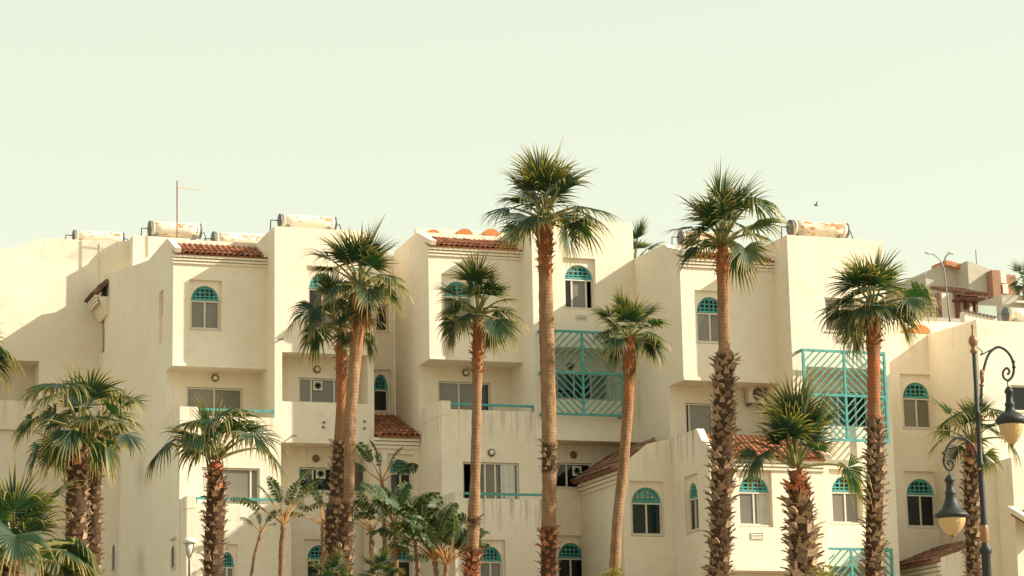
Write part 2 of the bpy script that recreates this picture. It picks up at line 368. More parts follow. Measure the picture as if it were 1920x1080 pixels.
class Facade:
    """one wall plane with openings, built as one 'wall' part; coordinates are measured on the plane"""
    def __init__(s, block, mp, un, plane):
        s.lim = None; s.b = block; s.mp = mp; s.un = un; s.pl = plane; s.holes = []; s.todo = []
    def R(s, l, t, r, b, extra=0):
        m = (t + b) / 2; c = (l + r) / 2
        u0 = s.un(l, m, s.pl + extra)[0]; u1 = s.un(r, m, s.pl + extra)[0]; v0 = s.un(c, b, s.pl + extra)[1]; v1 = s.un(c, t, s.pl + extra)[1]
        if s.lim:
            a, b_, c_, d_ = s.lim; lo, hi = min(a, b_) + .05, max(a, b_) - .05; u0 = min(max(u0, lo), hi); u1 = min(max(u1, lo), hi); v0 = max(v0, c_ + .03); v1 = min(v1, d_ - .05)
        return u0, u1, v0, v1
    def arch(s, l, r, top, spring, sill, panes=((1, 'g'), (1, 'g')), niche=None, fmat=None, extra=None):
        nd = .10 if niche else 0
        u0, u1, v0, v1 = s.R(l, top, r, sill, nd); vs = s.un((l + r) / 2, spring, s.pl + nd)[1]
        lp = arch_loop(u0, u1, v0, vs, v1); h = (lp, .16, None)
        if niche: s.holes.append((rect_loop(*s.R(*niche)), nd, [h]))
        else: s.holes.append(h)
        def go():
            o = glaze(s.b, s.mp, u0 + .012, u1 - .012 if u1 > u0 else u1 + .012, v0 + .012, vs - .012, nd + .10, panes, fmat or FRAME)
            lattice(o, s.mp, u0, u1, vs + .005, v1, nd + .10)
            if extra: extra(o, u0, u1, v0, vs, nd + .10)
        s.todo.append(go)
    def rect(s, l, t, r, b, panes, dep=.16, extra=None, fmat=None):
        u0, u1, v0, v1 = s.R(l, t, r, b); s.holes.append((rect_loop(u0, u1, v0, v1), dep, None))
        def go():
            o = glaze(s.b, s.mp, u0 + .012, u1 - .012, v0 + .012, v1 - .012, dep - .05, panes, fmat or FRAME)
            if extra: extra(o, u0, u1, v0, v1, dep - .05)
        s.todo.append(go)
    def recess(s, l, t, r, b, dep, inner=None):
        """a balcony recess; inner(f) adds windows measured on the recessed wall"""
        u0, u1, v0, v1 = s.R(l, t, r, b); lp = rect_loop(u0, u1, v0, v1)
        f = Facade(s.b, s.mp, s.un, s.pl + dep); f.lim = (u0, u1, v0, v1)
        if inner: inner(f)
        s.holes.append((lp, dep, f.holes))
        def go():
            old = f.mp; f.mp = lambda u, v, d: old(u, v, d + dep)
            for g in f.todo: g()
        s.todo.append(go)
    def build(s, outline, dep, streak=0.0, name='wall', m=None):
        mb = MB(); panel(mb, s.mp, outline, s.holes); solid(mb, s.mp, outline, dep)
        top = max(v for u, v in outline); um = sum(u for u, v in outline) / len(outline)
        o = obj(name, mb, m or WALL, s.b, s.mp(um, top, 0)); o['streak'] = streak
        for g in s.todo: g()
        return o
def FF(block, Y): return Facade(block, front(Y), U, Y)
def SF(block, X): return Facade(block, side(X), S, X)
ZB = GZ - .25
def fbox(f, l, t, r, b, dep, streak=0, **k):
    u0, u1, v0, v1 = f.R(l, t, r, b if b else 1080)
    # edges measured at the middle; top measured at the left end
    v1 = f.un(l, t, f.pl)[1]; v0 = v0 if b else ZB
    return f.build(rect_loop(u0, u1, v0, v1), dep, streak, **k)

tile_me = {}
def tile_mesh(m):
    if m.name not in tile_me:
        mb = MB(); n = 5
        for k in range(n):
            a0, a1 = math.pi * k / n, math.pi * (k + 1) / n
            r0, r1 = .088, .070
            for ri, ro, z in ((1, 0, 0),):
                mb.face([(r0 * math.cos(a0), 0, r0 * math.sin(a0)), (r0 * math.cos(a1), 0, r0 * math.sin(a1)), (r1 * math.cos(a1), .44, r1 * math.sin(a1)), (r1 * math.cos(a0), .44, r1 * math.sin(a0))])
                mb.face([(r0 * math.cos(a0), 0, r0 * math.sin(a0)), (.068 * math.cos(a0), 0, .068 * math.sin(a0)), (.068 * math.cos(a1), 0, .068 * math.sin(a1)), (r0 * math.cos(a1), 0, r0 * math.sin(a1))])
        tile_me[m.name] = mesh_of('tile', mb, m, (0, 0, 0), True)
    return tile_me[m.name]
def tiled_roof(block, A, B, D, m=TILE, coping=(1, 1), skew=(0, 0)):
    """lean-to roof: A-B is the eave, A-D runs up the slope; every barrel tile is its own sub-part"""
    A, B, D = Vector(A), Vector(B), Vector(D); e = B - A; s_ = D - A
    L = e.length; H = s_.length; eu = e / L; su = s_ / H; n = eu.cross(su).normalized()
    if n.z < 0: n = -n
    mb = MB(); t = n * .10
    mb.hexa([A - t, B - t, D + e - t, D - t, A, B, D + e, D]); r = obj('tiled_roof', mb, m, block, (A + B) / 2)
    nc = max(2, int(L / .178)); nr = max(1, int(round(H / .36))); xa = eu if eu.cross(su).dot(n) > 0 else -eu
    for i in range(nc):
        for j in range(nr):
            p = A + eu * (L * (i + .5) / nc) + su * (H * j / nr - .05) + n * (.0 + .02 * (j > 0))
            o = bpy.data.objects.new('tile', tile_mesh(m)); C.objects.link(o); o.parent = r
            M = Matrix((xa, su, n)).transposed().to_4x4()
            M = M @ Matrix.Rotation(rnd.uniform(-.03, .03), 4, 'Z') @ Matrix.Rotation(-.03, 4, 'X')
            M.translation = p + n * rnd.uniform(-.008, .012) - POS[r.name]; o.matrix_local = M
    for k, base in ((0, A), (1, B)):
        if coping[k]:
            c = MB(); c.beam(base + n * .09 - su * .05, base + s_ + n * .09 + su * .1, .2, .16, up=n); obj('coping', c, WALL, r)
    return r
def cornice(block, A, B, nrm, h=.3):
    """stepped moulding under an eave from A to B; nrm points outwards"""
    mb = MB(); A, B, nrm = Vector(A), Vector(B), Vector(nrm)
    for k in range(3):
        z = -h * k / 3; d = .12 - .035 * k; hh = h / 3 - .03
        mb.hexa([A + Vector((0, 0, z - hh)), B + Vector((0, 0, z - hh)), B + nrm * d + Vector((0, 0, z - hh)), A + nrm * d + Vector((0, 0, z - hh)),
                 A + Vector((0, 0, z)), B + Vector((0, 0, z)), B + nrm * d + Vector((0, 0, z)), A + nrm * d + Vector((0, 0, z))])
    return obj('cornice', mb, WALL, block, (A + B) / 2)
def railing(block, l, yl, r, Y, z0):
    mb = MB(); a = P3(l, yl, Y); x1 = U(r, yl, Y)[0]
    mb.box(a.x, x1, Y - .03, Y + .05, a.z - .035, a.z + .035)
    n = max(2, int((x1 - a.x) / 1.2))
    for k in range(n + 1):
        x = a.x + .03 + (x1 - a.x - .06) * k / n; mb.box(x - .018, x + .018, Y - .01, Y + .026, z0 - .01, a.z - .035)
    return obj('railing', mb, TURQ, block, a)
def sconce(block, px, py, Y, m=BRONZE):
    p = P3(px, py, Y); mb = MB(); r = .115
    mb.lathe([(r, .0), (r + .015, .03), (r, .06), (r * .72, .065)], p, 16, 0, 'Y')
    o = obj('wall_lamp', mb, m, block, p, True)
    g = MB(); g.lathe([(r * .72, .066), (r * .6, .11), (r * .3, .135), (.001, .14)], p, 14, 0, 'Y'); obj('lamp_glass', g, TRIM if m is BRONZE else LGOLD, o, None, True)
def vent(block, l, t, r, b, Y):
    u0, v1 = U(l, t, Y); u1, v0 = U(r, b, Y); mb = MB(); mp = front(Y)
    mb.bar(mp, u0, u1, v0, v0 + .03, -.03, 0); mb.bar(mp, u0, u1, v1 - .03, v1, -.03, 0); mb.bar(mp, u0, u0 + .03, v0 + .03, v1 - .03, -.03, 0); mb.bar(mp, u1 - .03, u1, v0 + .03, v1 - .03, -.03, 0)
    o = obj('air_vent', mb, TRIM, block, (u0, Y, v0))
    n = 3
    for k in range(n):
        s_ = MB(); v = v0 + .03 + (v1 - v0 - .06) * (k + .5) / n; s_.hexa([mp(u0 + .03, v - .03, -.03), mp(u1 - .03, v - .03, -.03), mp(u1 - .03, v, -.004), mp(u0 + .03, v, -.004), mp(u0 + .03, v - .018, -.03), mp(u1 - .03, v - .018, -.03), mp(u1 - .03, v + .012, -.004), mp(u0 + .03, v + .012, -.004)])
        obj('slat', s_, TRIM, o)
    s_ = MB(); s_.face([mp(u0 + .02, v0 + .02, -.004), mp(u1 - .02, v0 + .02, -.004), mp(u1 - .02, v1 - .02, -.004), mp(u0 + .02, v1 - .02, -.004)]); obj('backing', s_, CAP, o)
def fan(o, mp, u, v, d):
    mb = MB(); s_ = .16; mb.bar(mp, u - s_, u + s_, v - s_, v + s_, d - .05, d - .03); f = obj('exhaust_fan', mb, TRIM, o, mp(u, v, d))
    r = MB(); p = mp(u, v, d - .052); r.lathe([(.105, 0), (.115, .02), (.10, .03), (.06, .015), (.058, .0)], p, 18, 0, 'Y'); obj('fan_ring', r, CAP, o, None, True)
def curtain(o, mp, pts_u, v0, v1, d):
    mb = MB(); n = 14; u0, u1, u1b = pts_u
    for k in range(n):
        q = []
        for kk in (k, k + 1):
            f = kk / n; q.append((f, d + .012 + .012 * math.sin(kk * 2.6)))
        (f0, d0), (f1, d1) = q
        mb.face([mp(u0 + (u1b - u0) * f0, v0, -.0 + d0 - .05), mp(u0 + (u1b - u0) * f1, v0, d1 - .05), mp(u0 + (u1 - u0) * f1, v1, d1 - .05), mp(u0 + (u1 - u0) * f0, v1, d0 - .05)])
    obj('curtain', mb, CURT, o)
def screen(block, l, t, r, b, Y, Yw, cfrac=.5):
    """turquoise balcony grille: four fields of diagonal slats round a cross, standing off the wall"""
    f = Facade(block, front(Y), U, Y); u0, u1, v0, v1 = f.R(l, t, r, b); uc = u0 + (u1 - u0) * cfrac; vc = (v0 + v1) / 2; mp = f.mp; w_ = .075
    mb = MB()
    mb.bar(mp, u0, u1, v0, v0 + w_, 0, .07); mb.bar(mp, u0, u1, v1 - w_, v1, 0, .07)
    for u in (u0, uc - w_ / 2, u1 - w_): mb.bar(mp, u, u + w_, v0 + w_, v1 - w_, 0, .07)
    mb.bar(mp, u0 + w_, uc - w_ / 2, vc - w_ / 2, vc + w_ / 2, 0, .07); mb.bar(mp, uc + w_ / 2, u1 - w_, vc - w_ / 2, vc + w_ / 2, 0, .07)
    for u in (u0, u1 - w_):
        for v in (v0, v1 - w_, vc - w_ / 2): mb.bar(mp, u, u + w_, v, v + w_, .07, Yw - Y)
    o = obj('balcony_screen', mb, TURQ, block, (u0, Y, v0))
    st = .215
    for qi, (a0, a1, b0, b1, sg) in enumerate(((u0 + w_, uc - w_ / 2, vc + w_ / 2, v1 - w_, 1), (uc + w_ / 2, u1 - w_, vc + w_ / 2, v1 - w_, -1), (u0 + w_, uc - w_ / 2, v0 + w_, vc - w_ / 2, -1), (uc + w_ / 2, u1 - w_, v0 + w_, vc - w_ / 2, 1))):
        W_, H_ = a1 - a0, b1 - b0; k = -W_ + st * .6
        while k < H_:
            # line v = b0 + k + (u-a0) for sg=1, mirrored for -1
            x0 = max(0, -k); x1 = min(W_, H_ - k)
            if x1 - x0 > .12:
                p, q = (x0, k + x0), (x1, k + x1)
                if sg < 0: p, q = (W_ - p[0], p[1]), (W_ - q[0], q[1])
                jig = 0
                if rnd.random() < .07: jig = rnd.uniform(-.35, .35) * (x1 - x0)
                s_ = MB(); s_.beam(mp(a0 + p[0], b0 + p[1], .03), mp(a0 + q[0] + 0, b0 + q[1] + min(0, jig), .03 - .012 * (jig != 0)), .045, .03, up=Vector((0, -1, 0)))
                obj('slat', s_, TURQ, o)
            k += st * 1.16
    return o

T1 = 78.0; B1 = T1 + 1.13; W1 = 80.2; M1 = 77.75; L1 = 76.8; R2 = 80.3
T2 = 75.17; B2 = 76.3; W2 = 77.55; M2 = 75.25; L2 = 74.2
T3 = 70.17; B3 = 71.3; W3 = 72.5; F3 = 69.4
F4 = 68.9; R4 = 72.1
X1 = U(324, 590, B1)[0]; X2 = U(804, 560, B2)[0]; X3 = U(1278, 600, B3)[0]; X4 = U(1842, 800, F4)[0]
LW = 93.3
GB = 'joined white apartment blocks behind the palms'
def block(px, Y, label):
    return thing('apartment_block', (U(px, 900, Y)[0], Y, GZ), label, 'building', GB)

def bay_unit(b, X, B, W_, T, corner, eave, soff, wall_back, prof, right_px, win, roof_top, front_soff):
    """side wall with its profile, bay box, lean-to roof and cornice of one unit"""
    z_s = S(*soff, X)[1]; z_e = S(*eave, X)[1]
    pts = [S(*p, X) for p in prof]
    pts[0] = (W_, pts[0][1])
    ol = [(B + .004, z_s), (B + .004, z_e)] + pts
    ol += [(wall_back, pts[-1][1]), (wall_back, ZB), (W_, ZB), (W_, z_s)]
    f = SF(b, X)
    return f, ol, z_s, z_e, pts[0][1]

# ---------------------------------------------------------- far left block
blk = block(20, LW, 'long white block at the far left with a blank raked wall half in shadow')
f = FF(blk, LW)
f.recess(-90, 674, 73, 752, 1.6)
pts = [U(*p, LW) for p in ((-260, 560), (0, 470), (75, 447), (262, 453))]
f.build([(pts[0][0], ZB), (pts[-1][0], ZB)] + pts[::-1], 9, .25)
mb = MB(); a = U(-120, 752, LW); c = U(80, 754, LW); mb.box(a[0], c[0], LW - .16, LW - .003, c[1] - 1.1, c[1]); o = obj('parapet', mb, WALL, blk, (a[0], LW, c[1])); o['streak'] = .3
mb = MB(); p = P3(187, 456, LW); mb.tube([p + Vector((0, -.02, 0)), p + Vector((0, -.02, -1.6))], .018, 6); obj('pipe', mb, TRIM, blk, p)
f = FF(blk, LW - .96)                                          # stair penthouse
fbox(f, 248, 441, 345, 700, 5, .2)

# ---------------------------------------------------------- first block
blk = block(420, B1, 'white apartment block with arched bay window, leftmost of the tile-roofed bays')
f, ol, zs, ze, zt = bay_unit(blk, X1, B1, W1, T1, None, (325, 478), (324, 685), LW - .02, [(312, 448), (278, 488), (195, 517), (193, 530)], 497, None, None, None)
f.recess(298, 546, 306, 642, .10, lambda g: g.rect(300.5, 556, 306, 590, ((1, 'd'),)))
f.recess(189, 572, 196, 662, .10, lambda g: g.rect(190, 580, 194, 608, ((1, 'd'),)))
f.build(ol, .25, .12)
x_t1 = U(515, 600, T1)[0]
# bay box
f = FF(blk, B1)
u0, u1, v0, v1 = f.R(324, 480, 515, 685)
f.arch(357, 412, 536, 563, 617, ((1, 'g'), (1, 'g')), niche=(355, 525, 415.5, 620))
f.build(rect_loop(X1 + .002, x_t1 + .3, zs + .004, ze - .02), W1 - B1 - .003)
mb = MB(); mb.box(X1 - .004, x_t1, B1 - .035, B1 - .003, zs - .002, zs + .10); obj('drip_edge', mb, WALL, blk, (X1, B1, zs))
# upper parapet wall and lower wall
f = FF(blk, W1); f.build(rect_loop(X1 + .253, x_t1 + .5, zs + .3, U(400, 452, W1)[1]), .25, .35)
f = FF(blk, W1)
f.rect(350, 727, 455, 800, ((1, 'g'), (1, 'g')))
f.build(rect_loop(X1 + .253, x_t1 + .5, ZB, zs + .28), .3)
sconce(blk, 403, 709, W1)
zr = U(400, 463, W1)[1]
tiled_roof(blk, (X1 + .12, B1 - .14, ze + .06), (x_t1 - .04, B1 - .14, ze + .06), (X1 + .12, W1 - .03, zr))
cornice(blk, (X1 - .02, B1 - .003, ze + .0), (x_t1, B1 - .003, ze + .0), (0, -1, 0))
# small tiled oriel at the back of the side wall
mb = MB(); xb = X1 - .40; y0, y1 = LW - 2.0, LW - .3; zo = S(196, 560, X1)[1]
mb.hexa([(X1 - .08, y0, zo - .8), (X1 - .003, y0, zo - .8), (X1 - .003, y1, zo - .8), (X1 - .08, y1, zo - .8), (xb, y0, zo - .1), (X1 - .003, y0, zo - .1), (X1 - .003, y1, zo - .1), (xb, y1, zo - .1)]); obj('oriel', mb, WALL, blk, (xb, y0, zo))
cornice(blk, (xb - .003, y1, zo - .06), (xb - .003, y0, zo - .06), (-1, 0, 0), .34)
tiled_roof(blk, (xb - .18, y1, zo), (xb - .18, y0, zo), (X1 - .03, y1, zo + .55), TILEW, (0, 0))
# lower oriel near the ground
yb0, yb1 = S(222, 900, X1)[0], S(196, 900, X1)[0]; xo = X1 - .9
f = FF(blk, yb0 - .1); zq = U(222, 846, yb0 - .1)[1]
f.build(rect_loop(xo, X1 - .003, ZB, zq), 3.6, .2)
f = SF(blk, xo - .003); cornice(blk, (xo - .006, yb1, zq - .02), (xo - .006, yb0 - .1, zq - .02), (-1, 0, 0), .75)
tiled_roof(blk, (xo - .2, yb1, zq + .06), (xo - .2, yb0 - .05, zq + .06), (X1 - .03, yb1, zq + .85), TILEW, (0, 0))
for py in (875, 1050):
    g = SF(blk, xo - .01); yy = S(215, py, xo)[0]; z0 = S(215, py + 22, xo)[1]; z1 = z0 + .95
    mb = MB(); L = arch_loop(yy + .35, yy - .35, z0, z1 - .35, z1); mb.face([(xo - .012, u, v) for u, v in L]); w0 = obj('window', mb, DARK, blk, (xo, yy, z0))
    mb = MB()
    for k in range(len(L)):
        a, c = L[k], L[(k + 1) % len(L)]; mb.beam((xo - .02, *a), (xo - .02, *c), .07, .05, up=Vector((1, 0, 0)))
    obj('frame', mb, FRAME, w0)
# stepped balconies in front
f = FF(blk, M1)
f.rect(378, 877, 487, 960, ((.35, 'b'), (.45, 'd'), (1, 'g'), (.3, 'g')), extra=lambda o, a, b_, c, d, e: curtain(o, front(M1), (a + .05, a + .48, a + .16), c + .1, d - .06, e))
zm = U(340, 771, M1)[1]; xm = U(337, 850, M1)[0]; xm1 = U(527, 850, M1)[0]
f.build(rect_loop(xm, xm1, ZB, zm - .12), W1 - M1 - .003, .4)
mb = MB(); xe = U(372, 770, M1)[0]; mb.box(xm - .012, xe, M1 - .012, W1 - .3, zm - .3, U(340, 762, M1)[1]); o = obj('parapet', mb, WALL, blk, (xm, M1, zm + .18)); o['streak'] = .4
railing(blk, 375, 767, 514, M1 + .08, zm - .12)
f = FF(blk, L1)
f.arch(412, 440, 1035, 1062, 1110, ((1, 'g'), (1, 'g')), niche=(408, 1020, 446, 1112))
zl = U(352, 938, L1)[1]; xl = U(350, 1000, L1)[0]; xl1 = U(546, 1000, L1)[0]
f.build(rect_loop(xl, xl1, ZB, zl - .08), 1.6, .3)
mb = MB(); mb.box(xl - .012, U(366, 930, L1)[0], L1 - .012, L1 + 1.6, zl - .25, U(352, 929, L1)[1]); o = obj('parapet', mb, WALL, blk, (xl, L1, zl + .12)); o['streak'] = .4
railing(blk, 367, 934, 527, L1 + .08, zl - .08)
yy, z0 = S(326, 1066, xm); z1 = z0 + .75; L = arch_loop(yy + .3, yy - .3, z0, z1 - .3, z1)
mb = MB(); mb.face([(xm - .012, u, v) for u, v in L]); w0 = obj('window', mb, DARK, blk, (xm, yy, z0))
mb = MB()
for q in range(len(L)): mb.beam((xm - .02, *L[q]), (xm - .02, *L[(q + 1) % len(L)]), .06, .05, up=Vector((1, 0, 0)))
mb.box(xm - .10, xm - .003, yy - .35, yy + .35, z1 + .18, z1 + .24); obj('frame', mb, FRAME, w0)
# tower
f = FF(blk, T1)
f.arch(578, 632, 512, 541, 617, ((1, 'd'), (1, 'g')), niche=(575, 499, 636, 620), fmat=PFRAME)
def inner(g): g.rect(560, 710, 692, 757, ((.55, 'g'), (1, 'g'), (1, 'g')), extra=lambda o, a, b_, c, d, e: fan(o, front(T1 + 1.1), a + (b_ - a) * .33, (c + d) / 2 + .18, e))
f.recess(529, 663, 690, 755, 1.1, inner)
zt1 = U(514, 424, T1)[1]; zb1 = U(528, 829, T1)[1]; x_t1r = U(700, 600, T1)[0]
f.build(rect_loop(x_t1, x_t1r, zb1, zt1), 7, .12)
sconce(blk, 594, 693, T1 + 1.1)
for px, py, q in ((524, 637, .5), (549, 817, .4)):
    mb = MB(); p = P3(px, py, T1); mb.tube([p, p + Vector((-.0, -q, -.05))], .03, 8); obj('drain_spout', mb, METAL, blk, p)
for px, py in ((608, 637), (607, 792), (606, 801), (683, 790), (683, 803)):
    mb = MB(); p = P3(px, py, T1); mb.lathe([(.045, 0), (.045, .05), (.02, .06)], p, 8, 0, 'Y'); obj('fixing_bolt', mb, METAL, blk, p)
# lower wall of the tower
Y0 = T1 + 1.0
f = FF(blk, Y0)
f.rect(560, 877, 685, 922, ((.55, 'd'), (1, 'd'), (1, 'g')), extra=lambda o, a, b_, c, d, e: fan(o, front(Y0), a + (b_ - a) * .335, (c + d) / 2 + .2, e))
f.arch(575, 623, 1022, 1048, 1105, ((1, 't'), (1, 'd')), niche=(570, 1011, 628, 1108))
f.build(rect_loop(U(524, 900, Y0)[0], U(705, 900, T1)[0], ZB, zb1 - .002), .9, .25)
sconce(blk, 592, 860, Y0, LGOLD)
RL = 77.6
f = FF(blk, RL)
f.arch(722, 772, 1022, 1050, 1105, ((1, 'd'), (1, 'd')), niche=(718, 1011, 777, 1108))
f.arch(731, 772, 862, 886, 938, ((1, 'd'), (1, 'd')), niche=(727, 851, 776, 940))
zc = U(745, 822, RL)[1]; f.build(rect_loop(U(700, 900, RL)[0], X2 - .003, ZB, zc + .02), 1.2, .25)
# wall between the two blocks and the lean-to over its window
f = FF(blk, R2)
f.arch(700, 728, 702, 730, 772, ((.01, 'g'), (1, 'd')), niche=(694, 693, 733, 776))
f.rect(704, 570, 728, 621, ((1, 'd'),), fmat=FRAME)
f.build(rect_loop(x_t1r - .4, X2 - .003, ZB, U(720, 478, R2)[1]), .4, .2)
tiled_roof(blk, (x_t1r + .02, RL - .2, zc + .08), (X2 - .02, RL - .2, zc + .08), (x_t1r + .02, R2 - .02, U(720, 781, R2)[1]), TILE, (0, 0))
cornice(blk, (U(700, 900, RL)[0], RL - .003, zc), (X2 - .02, RL - .003, zc), (0, -1, 0), .38)

# ---------------------------------------------------------- second block
blk = block(890, B2, 'white apartment block in the middle with the large turquoise balcony grille on its tower')
f, ol, zs, ze, zt = bay_unit(blk, X2, B2, W2, T2, None, (804, 463), (804, 674), R2 - .003, [(780, 437), (738, 472)], 968, None, None, None)
f.build(ol, .25, .12)
x_t2 = U(1000, 600, T2)[0]
f = FF(blk, B2)
f.arch(831, 886, 528, 555, 608, ((1, 'g'), (1, 'g')), niche=(829, 515, 889, 611))
f.build(rect_loop(X2 + .002, x_t2 + .3, zs + .004, ze - .02), W2 - B2 - .003)
mb = MB(); mb.box(X2 - .004, x_t2, B2 - .035, B2 - .003, zs - .002, zs + .10); obj('drip_edge', mb, WALL, blk, (X2, B2, zs))
f = FF(blk, W2); f.build(rect_loop(X2 + .253, x_t2 + .5, zs + .3, U(860, 439, W2)[1]), .25, .3)
f = FF(blk, W2)
f.rect(822, 716, 920, 790, ((1, 'g'), (1, 'g'), (.5, 'd')))
f.build(rect_loop(X2 + .253, x_t2 + .5, ZB, zs + .28), .3)
sconce(blk, 873, 699, W2)
zr = U(880, 452, W2)[1]
tiled_roof(blk, (X2 + .12, B2 - .14, ze + .06), (x_t2 - .04, B2 - .14, ze + .06), (X2 + .12, W2 - .03, zr))
cornice(blk, (X2 - .02, B2 - .003, ze), (x_t2, B2 - .003, ze), (0, -1, 0))
f = FF(blk, M2)
def ex(o, a, b_, c, d, e): curtain(o, front(M2), (b_ - .62, b_ - .14, b_ - .14), c + .06, d - .06, e)
f.rect(868, 867, 974, 960, ((.38, 'b'), (.5, 'g'), (.4, 'g'), (.4, 'g'), (.5, 'g')), extra=ex)
zm = U(835, 761, M2)[1]; xm = U(828, 850, M2)[0]; xm1 = U(1018, 850, M2)[0]
f.build(rect_loop(xm, xm1, ZB, zm - .10), W2 - M2 - .003, .6)
mb = MB(); mb.box(xm - .012, U(845, 755, M2)[0], M2 - .012, W2 - .3, zm - .3, U(830, 751, M2)[1]); o = obj('parapet', mb, WALL, blk, (xm, M2, zm + .2)); o['streak'] = .4
railing(blk, 844, 757, 1000, M2 + .08, zm - .10); sconce(blk, 921, 849, M2)
f = FF(blk, L2)
f.arch(899, 942, 1025, 1052, 1110, ((1, 'g'), (1, 'g')), niche=(893, 1012, 948, 1112))
zl = U(862, 930, L2)[1]; xl = U(853, 1000, L2)[0]; xl1 = U(1026, 1000, L2)[0]
f.build(rect_loop(xl, xl1, ZB, zl - .06), 1.6, .75)
mb = MB(); mb.box(xl - .012, U(868, 922, L2)[0], L2 - .012, L2 + 1.6, zl - .25, U(856, 921, L2)[1]); o = obj('parapet', mb, WALL, blk, (xl, L2, zl + .12)); o['streak'] = .4
railing(blk, 868, 925, 1022, L2 + .08, zl - .06)
# tower
f = FF(blk, T2)
f.arch(1058, 1113, 497, 523, 579, ((.75, 'd'), (1.4, 'g'), (.65, 'b')), niche=(1056, 484, 1117, 581))
def inner(g): g.rect(1036, 700, 1176, 750, ((.3, 'd'), (1, 'd'), (1, 'd'), (1, 'g')))
f.recess(1014, 652, 1170, 750, 1.3, inner)
zt2 = U(1175, 418, T2)[1]; zb2 = U(1018, 824, T2)[1]
f.build(rect_loop(x_t2, X3 - .003, zb2, zt2), 7, .15)
sconce(blk, 1069, 687, T2 + 1.3, LGOLD); vent(blk, 1079, 590, 1100, 600, T2)
screen(blk, 1017, 620, 1169, 779, T2 - .4, T2)
Y0 = T2 + 1.0
f = FF(blk, Y0)
f.rect(1040, 868, 1110, 915, ((.5, 'd'), (1, 'd')), extra=lambda o, a, b_, c, d, e: fan(o, front(Y0), U(1083, 884, Y0)[0], (c + d) / 2 + .16, e))
f.arch(1046, 1096, 1018, 1046, 1105, ((1, 'd'), (1, 'd')), niche=(1040, 1004, 1102, 1108))
f.build(rect_loop(U(1008, 900, Y0)[0], X3, ZB, zb2 - .002), .9, .2)
sconce(blk, 1075, 853, Y0, LGOLD)
# row of orange vault ends behind the parapet
zw = U(860, 439, W2 + 2)[1]
mb = MB(); mb.box(X2 + .6, x_t2 + 2, W2 + 2.0, W2 + 2.3, zw - .6, zw + .14); obj('parapet', mb, WALL, blk, (X2, W2 + 2, zw + .14))
for px, r_ in ((813, .25), (872, .29), (922, .29)):
    p = P3(px, 439, W2 + 1.9); mb = MB(); L = [(r_ * math.cos(math.pi * k / 16), r_ * .75 * math.sin(math.pi * k / 16)) for k in range(17)]
    mp = front(W2 + 1.9); L = [(p.x + a, p.z - .02 + c) for a, c in L]; panel(mb, mp, L, []); solid(mb, mp, L, 2.2); obj('vault_end', mb, ORANGE, blk, p)

# ---------------------------------------------------------- third block
blk = block(1400, B3, 'white apartment block with a low tile-roofed wing and two turquoise grilles on its right tower')
f, ol, zs, ze, zt = bay_unit(blk, X3, B3, W3, T3, None, (1275, 484), (1278, 714), T2 + 6, [(1240, 461), (1180, 489)], 1447, None, None, None)
f.build(ol, .25, .12)
x_t3 = U(1484, 640, T3)[0]; x_t3r = U(1668, 700, T3)[0]
f = FF(blk, B3)
f.arch(1306, 1358, 557, 586, 642, ((1, 'g'), (1, 'g')), niche=(1304, 545, 1361, 645), extra=lambda o, a, b_, c, d, e: curtain(o, front(B3), (a + .05, a + .42, a + .12), c + .45, d - .06, e + .035))
f.build(rect_loop(X3 + .002, x_t3 + .3, zs + .004, ze - .02), W3 - B3 - .003)
mb = MB(); mb.box(X3 - .004, x_t3, B3 - .035, B3 - .003, zs - .002, zs + .10); obj('drip_edge', mb, WALL, blk, (X3, B3, zs))
f = FF(blk, W3); f.build(rect_loop(X3 + .253, x_t3 + .5, zs + .3, U(1300, 462, W3)[1]), .25, .3)
f = FF(blk, W3)
f.rect(1286, 757, 1380, 830, ((.18, 'b'), (1, 'g'), (1, 'g')))
f.build(rect_loop(X3 + .253, x_t3 + .5, ZB, zs + .28), .3)
zr = U(1340, 478, W3)[1]
tiled_roof(blk, (X3 + .12, B3 - .14, ze + .06), (x_t3 - .04, B3 - .14, ze + .06), (X3 + .12, W3 - .03, zr))
cornice(blk, (X3 - .02, B3 - .003, ze), (x_t3, B3 - .003, ze), (0, -1, 0))
f = FF(blk, T3)
f.rect(1547, 559, 1608, 622, ((1, 'g'), (1, 'g')))
def inner(g): g.rect(1540, 735, 1640, 800, ((1, 'g'), (1, 'd'), (.6, 'd')))
f.recess(1514, 690, 1664, 800, 1.3, inner)
f.arch(1559, 1613, 893, 922, 981, ((1, 'g'), (1, 'g')), niche=(1556, 880, 1617, 984))
f.recess(1520, 1062, 1664, 1120, 1.2)
zt3 = U(1484, 441, T3)[1]
f.build(rect_loop(x_t3, x_t3r, ZB, zt3), 7, .15)
vent(blk, 1570, 632, 1591, 642, T3)
screen(blk, 1508, 657, 1664, 827, T3 - .45, T3); screen(blk, 1522, 1027, 1678, 1200, T3 - .45, T3)
